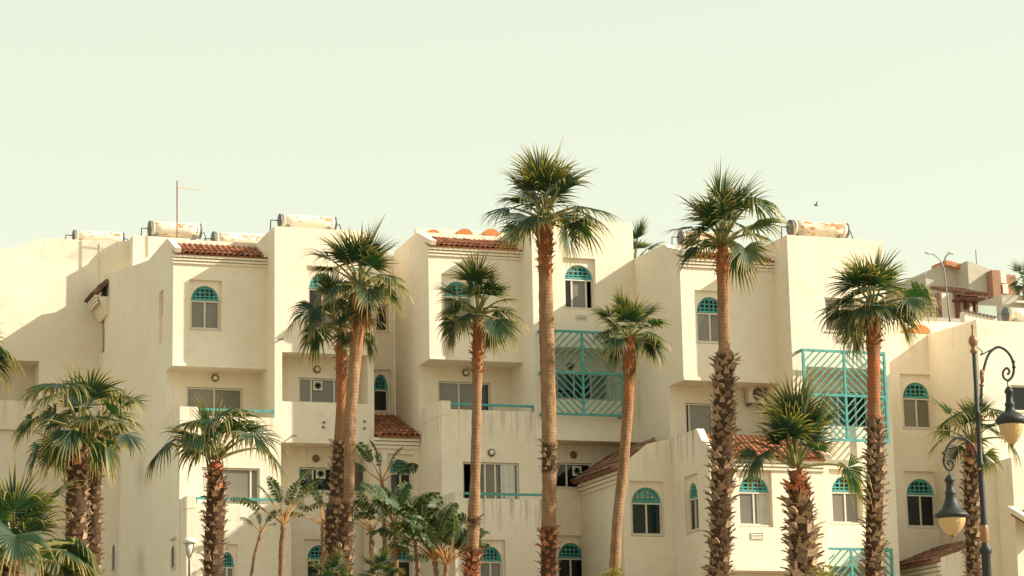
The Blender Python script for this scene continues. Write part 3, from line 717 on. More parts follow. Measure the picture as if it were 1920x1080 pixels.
# low wing: front room with tiled roof, stepped walls to its left
XF = U(1333, 950, F3)[0]; XA = U(1165, 950, W3)[0]; WL = W3 - .13
f = FF(blk, F3)
f.arch(1385, 1444, 892, 922, 985, ((1, 'g'), (1, 'g')), niche=(1382, 880, 1448, 988), extra=lambda o, a, b_, c, d, e: curtain(o, front(F3), (b_ - .42, b_ - .06, b_ - .06), c + .06, d - .06, e + .035))
zfe = U(1400, 862, F3)[1]; xfr = U(1549, 950, F3)[0]; zfb = U(1420, 1070, F3)[1]
f.build(rect_loop(XF + .253, xfr, zfb, zfe), 2.4, .12)
mb = MB(); mb.box(XF + .26, xfr, F3 - .03, F3 - .003, zfb - .003, zfb + .09); obj('drip_edge', mb, WALL, blk, (XF, F3, zfb))
f = FF(blk, F3 + 1.0); f.build(rect_loop(XF + .3, xfr, ZB, zfb - .003), 1.2)
vent(blk, 1408, 998, 1432, 1011, F3)
zft = S(1313, 801, XF)[1]; yr = F3 + .9
tiled_roof(blk, (XF + .14, F3 - .16, zfe + .07), (xfr, F3 - .16, zfe + .07), (XF + .14, F3 + 1.25, U(1450, 822, F3 + 1.25)[1]))
cornice(blk, (XF + .255, F3 - .003, zfe), (xfr, F3 - .003, zfe), (0, -1, 0), .34)
mb = MB(); mb.box(XF + .26, xfr, F3 + 1.3, F3 + 1.55, zfe - .2, U(1450, 820, F3 + 1.3)[1]); o = obj('parapet', mb, WALL, blk, (XF, F3 + 1.3, zfe + 1)); o['streak'] = .4
f = SF(blk, XF)
f.recess(1284, 890, 1310, 1002, .10, lambda g: g.arch(1290, 1309, 905, 933, 995, ((1, 'd'), (1, 'd'))))
zk = S(1248, 818, XF)[1]
f.build([(F3 - .003, zfb), (F3 - .003, zfe + .1), (yr, zft), (WL, zft - .02), (WL, ZB), (F3 + 1.0, ZB), (F3 + 1.0, zfb)], .25, .9)
f = FF(blk, WL)
f.arch(1184, 1242, 914, 942, 1003, ((1, 't'), (1, 't')), niche=(1181, 902, 1245, 1006))
zA = U(1165, 872, WL)[1]
f.build([(XA + .003, ZB), (XF - .003, ZB), (XF - .003, zft - .02), (U(1214, 832, WL)[0], U(1214, 832, WL)[1]), (XA + .003, zA)], .25, .4)
f = SF(blk, XA); f.build([(WL + .003, ZB), (WL + .003, zA - .04), (T2 + 1, zA - .04), (T2 + 1, ZB)], .25, .3)
u_r, z_r = U(1230, 824, WL)
tiled_roof(blk, (XA - .3, T2 + .9, zA - .08), (XA - .3, WL + .05, zA - .08), (u_r, T2 + .9, z_r), TILEW, (0, 0))
cornice(blk, (XA - .003, T2 + .9, zA - .16), (XA - .003, WL + .01, zA - .16), (-1, 0, 0), .4)

# ---------------------------------------------------------- right block
blk = block(1760, R4, 'white apartment block at the right edge directly behind the ornate street lamp')
f = FF(blk, R4)
f.arch(1693, 1746, 717, 746, 803, ((1, 'g'), (1, 'g')), niche=(1690, 702, 1749, 806))
f.arch(1700, 1754, 898, 927, 988, ((1, 't'), (1, 'd')), niche=(1697, 884, 1757, 991))
zr4 = U(1700, 625, R4)[1]
f.build(rect_loop(x_t3r - .3, X4 + .1, ZB, zr4), .4, .25)
pts = [S(1842, 595, X4), S(1755, 622, X4)]
f = SF(blk, X4); f.build([(F4, ZB), (F4, pts[0][1]), (R4 - .003, pts[1][1]), (R4 + 3, pts[1][1]), (R4 + 3, ZB), ], .3, .15)
f = FF(blk, F4)
f.rect(1897, 723, 1960, 772, ((1, 'd'), (1, 'd')))
f.build(rect_loop(X4 + .303, X4 + 16, ZB, pts[0][1] - .002), 6, .15)
f = FF(blk, F4 - 1.0)
fbox(f, 1903, 858, 2200, None, 1.0 - .003, .4)
tiled_roof(blk, (U(1902, 975, F4 - 1.2)[0], F4 - 2.0, U(1902, 985, F4 - 1.2)[1]), (U(1990, 985, F4 - 1.2)[0], F4 - 2.0, U(1902, 985, F4 - 1.2)[1]), (U(1902, 975, F4 - 1.2)[0], F4 - 1.03, U(1902, 965, F4 - 1.2)[1] + .1), TILEW, (1, 0))
mb = MB(); a = U(1700, 600, R4 + 2.5); c = U(1812, 604, R4 + 2.5); mb.box(a[0] - 1, c[0], R4 + 2.5, R4 + 2.8, zr4 - .5, a[1]); obj('parapet', mb, WALL, blk, (a[0], R4 + 2.5, a[1]))
p = P3(1726, 624, R4 + 1.6); r_ = .40; mb = MB(); mp = front(R4 + 1.6); L = [(p.x + r_ * math.cos(math.pi * k / 16), p.z + r_ * .72 * math.sin(math.pi * k / 16)) for k in range(17)]
panel(mb, mp, L, []); solid(mb, mp, L, .85); obj('vault_end', mb, ORANGE, blk, p)
# low gabled wing beside the lamp post
YG = F4 + .3; xg = U(1765, 1060, YG)[0]; zg = U(1765, 1044, YG)[1]; xg2 = X4 - .003
f = FF(blk, YG); zg2 = U(1815, 1017, YG)[1]
f.build([(xg + .003, ZB), (xg2, ZB), (xg2, zg2 + .0), (xg + .003, zg - .03)], .25, .4)
f = SF(blk, xg); f.build([(YG + .003, ZB), (YG + .003, zg - .05), (R4, zg - .05), (R4, ZB)], .25, .3)
tiled_roof(blk, (xg - .3, R4 - .02, zg - .1), (xg - .3, YG + .05, zg - .1), (xg2, R4 - .02, zg2 + .12), TILEW, (0, 0))
cornice(blk, (xg - .003, R4 - .02, zg - .18), (xg - .003, YG + .01, zg - .18), (-1, 0, 0), .42)

# ---------------------------------------------------------- houses farther back
def hbox(h, name, l, t, r, Y, dep, m, b=None):
    a = U(l, t, Y); x1 = U(r, t, Y)[0]; mb = MB(); z0 = U(l, b, Y)[1] if b else GZ - .2; mb.box(a[0], x1, Y, Y + dep, z0, a[1]); return obj(name, mb, m, h, (a[0], Y, a[1]))
YH = 112
h = thing('house', (U(1840, 560, YH)[0], YH, GZ), 'grey house with tall blank gable wall and terracotta corner pier beyond the right roof', 'house')
f = FF(h, YH); ol = [U(*p, YH) for p in ((1814, 489), (1862, 507))]; xr = U(1862, 560, YH)[0]
f.build([(ol[0][0], GZ), (xr, GZ), ol[1], ol[0]], 9, .1, m=HWALL)
f = FF(h, YH + 1.2); ol = [U(*p, YH + 1.2) for p in ((1735, 512), (1769, 495), (1815, 508))]
f.build([(ol[0][0], GZ), (ol[2][0], GZ), ol[2], ol[1], ol[0]], 8, .1, m=HWALL)
hbox(h, 'pier', 1860, 506, 1874, YH - .6, 3, BRICK)
hbox(h, 'chimney', 1876, 508, 1886, YH + .4, 1, TRIM, 530)
hbox(h, 'wall', 1874, 514, 1904, YH + 1, 5, BRICK); hbox(h, 'wall', 1878, 552, 1960, YH - 4, 4, HWALL); hbox(h, 'window', 1880, 532, 1890, YH + .9, .09, TRIM, 550); hbox(h, 'ledge', 1905, 563, 1960, YH - 4.25, .2, TRIM, 567)
a = P3(1769, 494, YH + 1.1); c = P3(1815, 507, YH + 1.1)
mb = MB(); mb.beam(a + Vector((0, .6, .04)), c + Vector((0, .6, .04)), 1.4, .2); mb.beam(a + Vector((0, -.2, .0)), c + Vector((0, -.2, .0)), .24, .26); obj('tiled_roof', mb, TILE, h, a)
mb = MB(); p = P3(1831, 494, YH + 2); mb.tube([p + Vector((0, 0, -.6)), p + Vector((0, 0, .75))], .03, 6); obj('lightning_rod', mb, METAL, h, p)
YP = 104
h = thing('roof_pavilion', (U(1785, 580, YP)[0], YP, GZ), 'small brown-framed terrace pavilion with tiled canopy and metal railing beyond the right roof', 'pavilion')
x0, z0 = U(1763, 543, YP); x1, z1 = U(1836, 557, YP); zf = U(1763, 600, YP)[1]
hbox(h, 'terrace', 1690, 592, 1800, YP - 1, 7, HWALL)
hbox(h, 'wall', 1766, 549, 1832, YP + .4, 3, WALL, 596)
for px in (1762, 1797, 1814, 1830): hbox(h, 'post', px - 2.2, 548, px + 2.2, YP, .3, WOOD, 598)
xl = U(1736, 545, YP + 3)[0]
hbox(h, 'wall', 1736, 549, 1758, YP + 2.8, .3, HWALL, 598)
tiled_roof(h, (xl, YP - .6, z1 + .0), (x1 + .2, YP - .6, z1), (xl, YP + 2.6, z1 + .95), TILEW, (0, 0))
mb = MB()
for k in range(12): x = xl + (x1 - xl) * k / 11; mb.box(x - .05, x + .05, YP - .5, YP + .4, z1 - .22, z1 - .12)
obj('rafter', mb, WOOD, h, (xl, YP, z1))
mb = MB(); xa, xb = U(1732, 580, YP - .8)[0], U(1757, 580, YP - .8)[0]
for k in range(5): z = zf + .15 + k * .2; mb.box(xa, xb, YP - .82, YP - .79, z, z + .04)
for x in (xa, (xa + xb) / 2, xb): mb.box(x - .03, x + .03, YP - .85, YP - .76, zf - .3, zf + 1.1)
obj('railing', mb, WOOD, h, (xa, YP, zf))
mb = MB(); a = P3(1831, 571, YP); mb.box(a.x, U(1870, 571, YP)[0], YP + .1, YP + .13, a.z - 1.0, a.z); obj('glass_balustrade', mb, BGLASS, h, a)
h = thing('garden_wall', (U(1830, 595, 96)[0], 96, GZ), 'bright white raked wall with dark coping tiles just above the right block', 'wall')
f = FF(h, 96); ol = [U(*p, 96) for p in ((1808, 583), (1870, 596))]
f.build([(ol[0][0], GZ), (U(1870, 620, 96)[0], GZ), ol[1], ol[0]], .4)
mb = MB()
for k in range(9):
    q = Vector((ol[0][0], 95.98, ol[0][1])).lerp(Vector((ol[1][0], 95.98, ol[1][1])), k / 9); e = Vector((ol[0][0], 95.98, ol[0][1])).lerp(Vector((ol[1][0], 95.98, ol[1][1])), (k + .55) / 9); mb.beam(q, e, .12, .09)
obj('coping', mb, CAP, h)
# twin-arm street lamp far behind
p = P3(1781, 640, 98); z0 = GZ
t = thing('street_lamp', (p.x, 98, GZ), 'thin grey twin-armed street lamp standing behind the right roofs', 'street lamp')
mb = MB(); pts = [Vector((p.x, 98, GZ))] + [P3(*q, 98) for q in ((1781, 600), (1776, 555), (1770, 505), (1764, 488), (1752, 478), (1742, 474))]; mb.tube(pts, [.055] * 2 + [.035] * 3 + [.025] * 2, 6); obj('pole', mb, METAL, t, None, True)
mb = MB(); pts = [P3(*q, 98) for q in ((1769, 500), (1769, 492), (1774, 480), (1782, 474))]; mb.tube(pts, .035, 6); obj('arm', mb, METAL, t, None, True)
for q, sg in ((1740, -1), (1783, 1)):
    mb = MB(); c = P3(q, 474, 98); mb.lathe([(.02, -.18), (.07, -.1), (.08, .12), (.03, .2)], c, 8, 0, 'X'); obj('lamp_head', mb, TRIM, t, c, True)

# ------------------------------------------------------------------ roof tanks, antenna, air conditioner
def tank(l, r, yt, yb, Y, label, m=TANK, tilt=0, fl=1, zlift=0.12):
    a = P3(l, (yt + yb) / 2, Y); x1 = U(r, (yt + yb) / 2, Y)[0]; k = mpp(l, yt, Y); R = (yb - yt) * k / 2; L = x1 - a.x; c = Vector(((a.x + x1) / 2, Y, a.z))
    base = c - Vector((0, 0, R + zlift)); t = thing('water_tank', base, label, 'water tank', 'cylindrical solar water tanks on the roofs')
    mb = MB(); mb.lathe([(R, -L / 2 + .06), (R, -L / 4), (R, L / 4), (R, L / 2 - .06)], c, 24, 0, 'X'); obj('barrel', mb, m, t, c, True)
    for s_ in (-1, 1):
        mb = MB(); mb.lathe([(R * .86, s_ * (L / 2 + .015)), (R * 1.02, s_ * (L / 2)), (R * 1.02, s_ * (L / 2 - .06))], c, 24, 0, 'X'); obj('end_cap', mb, CAP, t, c, True)
        mb = MB(); x = c.x + s_ * L * .36; mb.box(x - .06, x + .06, Y - R * .75, Y + R * .75, base.z, c.z - R * .55); obj('foot', mb, METAL, t)
        mb = MB(); mb.lathe([(R + .008, s_ * L * .42 - .025), (R + .012, s_ * L * .42), (R + .008, s_ * L * .42 + .025)], c, 24, 0, 'X'); obj('strap', mb, TRIM, t, c, True)
    mb = MB(); e = c + Vector((-L / 2, 0, 0)); mb.tube([e, e + Vector((-.28, 0, 0)), e + Vector((-.30, 0, -R - zlift))], .025, 6); obj('pipe', mb, METAL, t, e)
    mb = MB(); e = c + Vector((L / 2, 0, -R * .3)); mb.tube([e, e + Vector((.14, 0, .05)), e + Vector((.22, 0, -.2)), e + Vector((.24, 0, -R * .7 - zlift))], .022, 6); obj('pipe', mb, CAP, t, e)
    return t
tank(137, 232, 431, 452, LW + 1.6, 'clean cream tank alone above the long blank wall')
tank(279, 376, 414, 443, LW - .6, 'cream tank with dark left cap right behind the roof antenna')
tank(398, 500, 434, 462, W1 + 6, 'low tank half hidden behind the parapet above the first tiled roof')
tank(523, 629, 401, 426, T1 + 1.6, 'cream tank on the tower left of the twin palms')
tank(1480, 1587, 412, 440, T3 + 1.0, 'heavily rusted tank on the right tower between two palms', TANKR)
tank(1884, 1990, 576, 602, F4 + 6, 'plain tank with dark end cap at the right picture edge')
tank(1274, 1340, 432, 458, W3 + 5, 'dark-capped tank end half hidden by the palm above the third tiled roof', TANKR)
p = P3(332, 446, LW - 1.4)
t = thing('roof_antenna', p, 'thin rusty television antenna mast with one side arm on the left roof', 'antenna')
mb = MB(); mb.tube([p, P3(332, 339, LW - 1.4)], .026, 6); obj('mast', mb, LGOLD, t)
q = P3(331, 350, LW - 1.4); e = P3(380, 356, LW - 1.4); mb = MB(); mb.tube([q, e], .018, 6)
for k in range(1, 9):
    c = q.lerp(e, k / 9); mb.tube([c + Vector((0, -.3, 0)), c + Vector((0, .3, 0))], .012, 4)
obj('arm', mb, TRIM, t)
p = P3(1417, 756, W3 - .3)
t = thing('air_conditioner', p, 'dirty white outdoor air conditioning unit on the wall behind the short palm', 'air conditioner')
k = mpp(1417, 740, W3); mb = MB(); mb.box(p.x - 16 * k, p.x + 16 * k, W3 - .4, W3 - .06, p.z, p.z + 31 * k); o = obj('casing', mb, WALL, t); o['streak'] = 1
mb = MB(); c = Vector((p.x + 3 * k, W3 - .402, p.z + 16 * k)); mb.lathe([(.2, 0), (.19, .015), (.12, .012), (.03, .02)], c, 16, 0, 'Y'); obj('fan_grille', mb, CAP, t, c)
mb = MB(); mb.box(p.x - 12 * k, p.x - 10 * k, W3 - .4, W3, p.z - .08, p.z - .003); mb.box(p.x + 10 * k, p.x + 12 * k, W3 - .4, W3, p.z - .08, p.z - .003); obj('bracket', mb, METAL, t)

# ------------------------------------------------------------------ palms
def frond_mesh(elev, seed, R=1.0, Lp=.95, bend=30, droop=1.0, mats=None, span=128, nseg=34, sag=22):
    r = random.Random(seed); mb = MB(); el = math.radians(elev)
    pts = []; p = Vector((.06 * math.cos(el), 0, .06 * math.sin(el))); n = 7
    for k in range(n + 1):
        pts.append(p.copy()); e = el - math.radians(sag) * (k / n) ** 1.5; p = p + Vector((math.cos(e), 0, math.sin(e))) * (Lp / n)
    mb.tube(pts, [.05 - .033 * k / n for k in range(n + 1)], 5, 1)
    nv = len(mb.v)
    base = pts[-1]; eb = e - math.radians(bend)
    a = Vector((math.cos(eb), 0, math.sin(eb))); nrm = Vector((-math.sin(eb), 0, math.cos(eb))); l = Vector((0, 1, 0))
    tw = math.radians(r.uniform(-22, 22)); l2 = l * math.cos(tw) + nrm * math.sin(tw); nrm = nrm * math.cos(tw) - l * math.sin(tw); l = l2
    dth = math.radians(2 * span / nseg); cup = r.uniform(-.15, .35)
    for i in range(nseg):
        th = math.radians(-span + 2 * span * (i + .5) / nseg)
        d = (a * math.cos(th) + l * math.sin(th) + nrm * cup * abs(math.sin(th)) ** 1.5).normalized(); sd = (l * math.cos(th) - a * math.sin(th)).normalized()
        Ri = R * (.70 + .30 * (.5 + .5 * math.cos(th))) * r.uniform(.9, 1.08); rf = Ri * r.uniform(.34, .50); Ri *= r.choice((1, 1, 1, 1, 1, .8, .6)); g = droop * r.uniform(.35, 1.9); rv = r.random()
        if r.random() < .05: continue
        stp = [.02, .25, .45, .56, .67, .78, .89, 1.0]; q = base.copy(); dd = d.copy(); prev = 0; ring = []
        for s_ in stp:
            ds = (s_ - prev) * Ri; prev = s_
            if s_ > .5: dd = (dd + Vector((r.uniform(-.08, .08), r.uniform(-.08, .08), -1)) * g * ds * (1.0 + 4.5 * max(0, s_ - .6))).normalized()
            else: dd = (dd + Vector((0, 0, -1)) * .18 * droop * ds).normalized()
            q = q + dd * ds; dist = s_ * Ri
            hw = dist * math.tan(dth / 2) * 1.04 if dist <= rf else rf * math.tan(dth / 2) * 1.04 * max(.03, (max(0, 1 - s_) / max(.05, 1 - rf / Ri)) ** .9)
            b = len(mb.v); mb.v += [q - sd * hw, q + nrm * hw * .5, q + sd * hw]
            for j in range(3): mb.uv[b + j] = (rv, s_)
            ring.append(b)
        for b0, b1 in zip(ring, ring[1:]):
            mb.f += [(b0, b0 + 1, b1 + 1, b1), (b0 + 1, b0 + 2, b1 + 2, b1 + 1)]; mb.m += [0, 0]
    return mesh_of('frond', mb, mats or [LEAF, STEM], (0, 0, 0), False)
FR = {}
def frond(el, var, kind):
    el = int(round(el / 12) * 12); key = (el, var, kind)
    if key not in FR:
        sd = hash((el + 200) * 31 + var * 7 + len(kind))
        if kind == 'live': FR[key] = frond_mesh(el, sd, 1.0, (.95, .72, .5, .84, .62)[var], 4 + max(0, 65 - el) * .36, (.22 + max(0, 84 - el) / 62), [LEAF, STEM], sag=6 + max(0, 70 - el) * .25, nseg=24, span=80 + 7 * var)
        elif kind == 'limp': FR[key] = frond_mesh(el, sd, 1.15, 1.15, 38, 2.1, [LEAF, STEM], sag=34, nseg=30)
        elif kind == 'old': FR[key] = frond_mesh(el, sd, 1.0, .9, 34, 1.7, [LEAFO, STEM])
        else: FR[key] = frond_mesh(el, sd, .8, .6, 30, 1.6, [LEAFD, STEMO], span=70, nseg=18)
    return FR[key]
def boot_mesh(m, k):
    r = random.Random(k + 3); mb = MB(); w_ = r.uniform(.12, .16); h = r.uniform(.20, .30); o = r.uniform(.13, .24); th = r.uniform(.03, .05); tw = r.uniform(-.03, .03)
    # a split leaf base standing off the trunk: x tangent, y outward, z up; a wide foot, a waist, then two torn prongs
    A = [(-w_, -.06, -.12), (w_, -.06, -.12), (w_, .02, -.12), (-w_, .02, -.12)]
    q = w_ * r.uniform(.55, .8)
    B = [(-q + tw, o * .35, h * .42), (q + tw, o * .35, h * .42), (q + tw, o * .35 + th, h * .38), (-q + tw, o * .35 + th, h * .38)]
    mb.hexa(A + B)
    for s_ in (-1, 1):
        x0 = s_ * q + tw; xm = tw + s_ * q * r.uniform(.0, .3); zz_ = h * r.uniform(.6, 1.05); sp = r.uniform(.7, 1.6); oo = o * r.uniform(.8, 1.3)
        t0 = (s_ * w_ * sp * .8, oo, zz_); t1 = (s_ * w_ * sp * .45, oo + th * .4, zz_ * .97); t2 = (t0[0], t0[1] + th * .8, zz_ * .95)
        mb.face([(x0, o * .35, h * .42), (xm, o * .35, h * .42), t1, t0]); mb.face([(x0, o * .35 + th, h * .38), t2, t1, (xm, o * .35 + th, h * .38)])
        mb.face([(x0, o * .35, h * .42), t0, t2, (x0, o * .35 + th, h * .38)]); mb.face([t0, t1, t2])
    return mesh_of('leaf_base', mb, m, (0, 0, 0))
BOOTS = {m: [boot_mesh(m, k) for k in range(7)] for m in (BOOT, BOOTR)}
PALMS = 'tall fan palms in front of the white apartment blocks'
def palm(label, Y, trunk, boots=(), n=26, sc=1.0, emin=-30, emax=86, limp=0, old=5, dead=0, red=2.0, seed=1, stubs=1, skew=0, spec=None):
    """trunk: (px, py, width) from the crown hub downwards; boots: (py_top, py_bottom) ranges clad in old leaf bases"""
    r = random.Random(seed); trunk = [(x, y, w_ * (.84 if w_ >= 30 and boots else 1)) for x, y, w_ in trunk]; pts = [P3(x, y, Y) for x, y, w_ in trunk]; rad = [w_ * mpp(x, y, Y) / 2 for x, y, w_ in trunk]
    last = pts[-1]; base = Vector((last.x, Y, GZ_PALM if Y < 65 else GZ)); pts.append(base - Vector((0, 0, .1))); rad.append(rad[-1] * 1.1)
    t = thing('palm_tree', base, label, 'palm tree', PALMS)
    # resample
    P = []; R_ = []; H = []; hz = pts[0].z
    for (p, q), (a, b) in zip(zip(pts, pts[1:]), zip(rad, rad[1:])):
        m_n = max(1, int((p - q).length / .11))
        for k in range(m_n): f = k / m_n; P.append(p.lerp(q, f)); R_.append((a + (b - a) * f))
    P.append(pts[-1]); R_.append(rad[-1])
    mb = MB(); nn = 14
    mb.tube(P, [x * (1 + r.uniform(-.018, .018)) for x in R_], nn)
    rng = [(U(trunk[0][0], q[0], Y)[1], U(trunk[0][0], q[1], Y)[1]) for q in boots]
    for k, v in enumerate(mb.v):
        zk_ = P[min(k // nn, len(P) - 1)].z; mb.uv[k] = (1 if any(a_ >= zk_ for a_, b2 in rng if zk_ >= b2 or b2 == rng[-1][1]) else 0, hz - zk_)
    for k in range(len(P)):
        for j in range(nn): mb.v[k * nn + j] += Vector((r.uniform(-1, 1), r.uniform(-1, 1), 0)) * R_[k] * .04
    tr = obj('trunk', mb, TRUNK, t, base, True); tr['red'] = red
    # leaf bases
    def at(z):
        for k in range(len(P) - 1):
            if P[k].z >= z >= P[k + 1].z: f = (P[k].z - z) / max(1e-6, P[k].z - P[k + 1].z); return P[k].lerp(P[k + 1], f), R_[k] + (R_[k + 1] - R_[k]) * f
        return P[-1], R_[-1]
    cnt = 0
    def clad(z1, z0, m, sz, dz, dens=1.0, openness=0.0):
        nonlocal cnt
        z = z1; a = r.uniform(0, 6)
        while z > z0 and cnt < 292:
            c, R0 = at(z)
            if r.random() < dens:
                s_ = sz * r.uniform(.7, 1.25) * .86; d = Vector((math.cos(a), math.sin(a), 0)); tan = Vector((-d.y, d.x, 0))
                o = bpy.data.objects.new('leaf_base', r.choice(BOOTS[m])); C.objects.link(o); o.parent = tr; cnt += 1
                M = Matrix((tan, d, Vector((0, 0, 1)))).transposed().to_4x4() @ Matrix.Rotation(r.uniform(-.4, .4), 4, 'Y') @ Matrix.Rotation(-r.uniform(-.15, .6) - openness, 4, 'X') @ Matrix.Diagonal((s_, s_, s_ * r.uniform(.85, 1.15), 1))
                M.translation = c + d * R0 * .96 - base; o.matrix_local = M
            a += 2.39996 + r.uniform(-.2, .2); z -= dz
    if stubs:
        m0 = rad[0] * 5.5; clad(hz - .02, hz - (.85 if stubs == 1 else stubs), BOOTR, rad[0] * 3.6, .038)
    for y0, y1, *q in boots:
        i = min(range(len(trunk)), key=lambda k: abs(trunk[k][1] - y0)); w_ = rad[i]
        clad(U(trunk[i][0], y0, Y)[1], U(trunk[i][0], y1, Y)[1], q[1] if len(q) > 1 else BOOT, q[0] if q else min(1.25, w_ * 3.4), .026 if w_ > .3 else .029)
    # crown
    hub = Vector((pts[0].x, Y, hz))
    items = []
    for k in range(n):
        f = (k + .5) / n; el = emax - (emax - emin) * f ** 1.0 + r.uniform(-7, 7)
        items.append((k * 137.5 + r.uniform(-18, 18) + seed * 50, el, 'limp' if (limp and r.random() < limp) else 'live', r.uniform(.88, 1.08)))
    for k in range(old): items.append((r.uniform(0, 360), r.uniform(-32, -4), 'old', r.uniform(.8, 1.0)))
    for k in range(dead): items.append((r.uniform(0, 360), r.uniform(-80, -60), 'dead', r.uniform(.8, 1.1)))
    for it in (spec or []): items.append(it)
    for az, el, kind, s_ in items:
        o = bpy.data.objects.new('frond', frond(el, r.randrange(5), kind)); C.objects.link(o); o.parent = t
        o.location = hub - base + Vector((0, 0, .05)); o.rotation_euler = (r.uniform(-.08, .08), 0, math.radians(az)); k = sc * s_ * (1 + skew * math.cos(math.radians(az))); o.scale = (k, k, k)
    return t

palm('low spreading palm cut by the lower left corner of the picture', 50, [(22, 1050, 34), (18, 1090, 44), (18, 1095, 46)], [(1060, 1095)], 22, 1.22, -8, 84, .25, 4, seed=3)
palm('left trunk of the close pair of shaggy palms at the left', 58.5, [(148, 812, 30), (146, 850, 38), (143, 930, 46), (143, 1080, 48)], [(830, 1095)], 16, 1.06, -12, 84, .35, 3, seed=5, red=1.5)
palm('right, thinner trunk of the close pair of shaggy palms at the left', 60.5, [(178, 812, 20), (178, 860, 28), (176, 950, 30), (175, 1080, 34)], [(835, 1095)], 13, .98, -15, 80, .3, 3, seed=8, red=1.5)
palm('sparse palm with long drooping fans before the lower left balcony', 61, [(405, 866, 20), (405, 880, 26), (405, 930, 40), (402, 1000, 44), (399, 1080, 42)], [(885, 1095)], 9, 1.05, 30, 86, .7, 0, seed=4, red=1.4, spec=[(185, 30, 'limp', 1.1), (355, 28, 'limp', 1.05), (310, 35, 'limp', 1.0)])
palm('shorter palm of the twin palms, its crown on the left of the tall one', 63, [(642, 612, 15), (640, 650, 21), (640, 760, 19), (636, 850, 24), (632, 930, 32), (628, 960, 42), (626, 1080, 42)], [(828, 940), (945, 1095)], 14, .9, -8, 75, .15, 2, seed=11, red=4.0, stubs=1.4)
palm('taller palm of the twin palms, with dead fans hanging below its crown', 62, [(675, 540, 20), (674, 600, 24), (668, 650, 23), (657, 780, 22), (654, 930, 20), (648, 975, 34), (645, 1080, 36)], [(945, 1095)], 22, 1.0, -4, 88, .05, 2, 2, seed=14, red=2.2, spec=[(300, -66, 'old', .8), (340, -70, 'old', .75), (320, -72, 'dead', 1.1)])
palm('slim palm with rounded crown before the middle bay window', 64, [(897, 594, 20), (896, 640, 20), (894, 760, 18), (891, 900, 19), (888, 975, 24), (884, 1080, 30)], [(968, 990, .55), (1030, 1095, .7, BOOTR)], 23, .93, -10, 88, .05, 3, seed=17, red=2.0, stubs=1.6)
palm('tallest palm with the highest crown, in the middle of the picture', 62, [(1021, 416, 24), (1021, 445, 34), (1022, 480, 30), (1025, 620, 28), (1029, 780, 28), (1030, 900, 27), (1029, 985, 28), (1028, 1080, 28)], [(828, 890, .55), (985, 1095, .6, BOOTR)], 24, 1.24, 6, 88, 0, 2, seed=52, skew=.16, red=2.0, stubs=1.5)
palm('thin leaning palm in front of the middle grille, with a dead strip hanging', 65, [(1180, 637, 16), (1179, 660, 23), (1178, 760, 20), (1170, 860, 20), (1157, 980, 19), (1152, 1080, 22)], [], 19, .90, -12, 88, .05, 2, 1, seed=25, red=3.0, stubs=.9, spec=[(345, -78, 'dead', 1.4), (5, -2, 'live', .95)])
palm('tall palm with smooth upper trunk and shaggy lower trunk at right of centre', 59, [(1355, 460, 18), (1355, 490, 24), (1356, 560, 22), (1358, 655, 21), (1359, 662, 40), (1357, 760, 44), (1353, 900, 44), (1349, 1080, 42)], [(664, 1095)], 23, 1.15, 6, 88, .05, 1, seed=29, skew=.14, red=1.8)
palm('short stout palm with upright crown and thick shaggy trunk before the low wing', 57, [(1493, 882, 26), (1496, 905, 34), (1500, 950, 52), (1504, 1010, 58), (1506, 1080, 56)], [(900, 935, .8, BOOTR), (935, 1095)], 0, 1.16, 38, 88, 0, 0, seed=33, red=1.3, spec=[(268, 70, 'live', 1.1), (250, 82, 'live', 1.1), (300, 78, 'live', 1.15), (205, 72, 'live', 1.1), (335, 70, 'live', 1.1), (180, 60, 'live', 1.0), (5, 58, 'live', 1.05), (90, 82, 'live', 1.1), (125, 70, 'live', 1.1), (60, 72, 'live', 1.1), (222, 62, 'live', .95), (318, 60, 'live', .95), (188, 22, 'limp', .85), (352, 12, 'limp', 1.0), (285, 40, 'live', .7), (160, 45, 'live', .9), (20, 42, 'live', .9)])
palm('red-trunked palm with shaggy base before the right tower', 58, [(1637, 580, 20), (1638, 610, 28), (1638, 660, 24), (1639, 776, 24), (1641, 784, 34), (1641, 900, 38), (1637, 1080, 36)], [(786, 1095)], 23, 1.08, -12, 88, .05, 3, seed=37, red=7.0, stubs=1.1)
palm('palm standing directly behind the ornate street lamp', 60, [(1821, 832, 18), (1820, 860, 24), (1822, 950, 28), (1826, 1080, 30)], [(850, 1095)], 13, .88, -5, 86, .2, 2, seed=41, red=1.0)
palm('palm whose crown only pokes in at the left picture edge', 56, [(-72, 660, 20), (-72, 800, 24), (-70, 1000, 24)], [], 20, .95, -25, 80, .1, 4, seed=43)
def far_palm(px, py, Y, sc, label, seed):
    r = random.Random(seed); hub = P3(px, py, Y); t = thing('palm_tree', (hub.x, Y, GZ), label, 'palm tree'); mb = MB(); mb.tube([hub, (hub.x, Y, GZ)], .2, 8); mb.uv = {k: (0, 2) for k in range(len(mb.v))}; tr = obj('trunk', mb, TRUNK, t); tr['red'] = 2.0
    for k in range(16):
        o = bpy.data.objects.new('frond', frond(80 - 100 * k / 16, r.randrange(3), 'live')); C.objects.link(o); o.parent = t; o.location = hub - POS[t.name]; o.rotation_euler = (0, 0, k * 2.4); o.scale = (sc,) * 3
far_palm(1190, 492, 92, 1.0, 'distant palm peeking over the roof right of the middle tower', 1)
far_palm(1924, 535, 108, .8, 'distant palm at the right picture edge beside the grey house', 2)

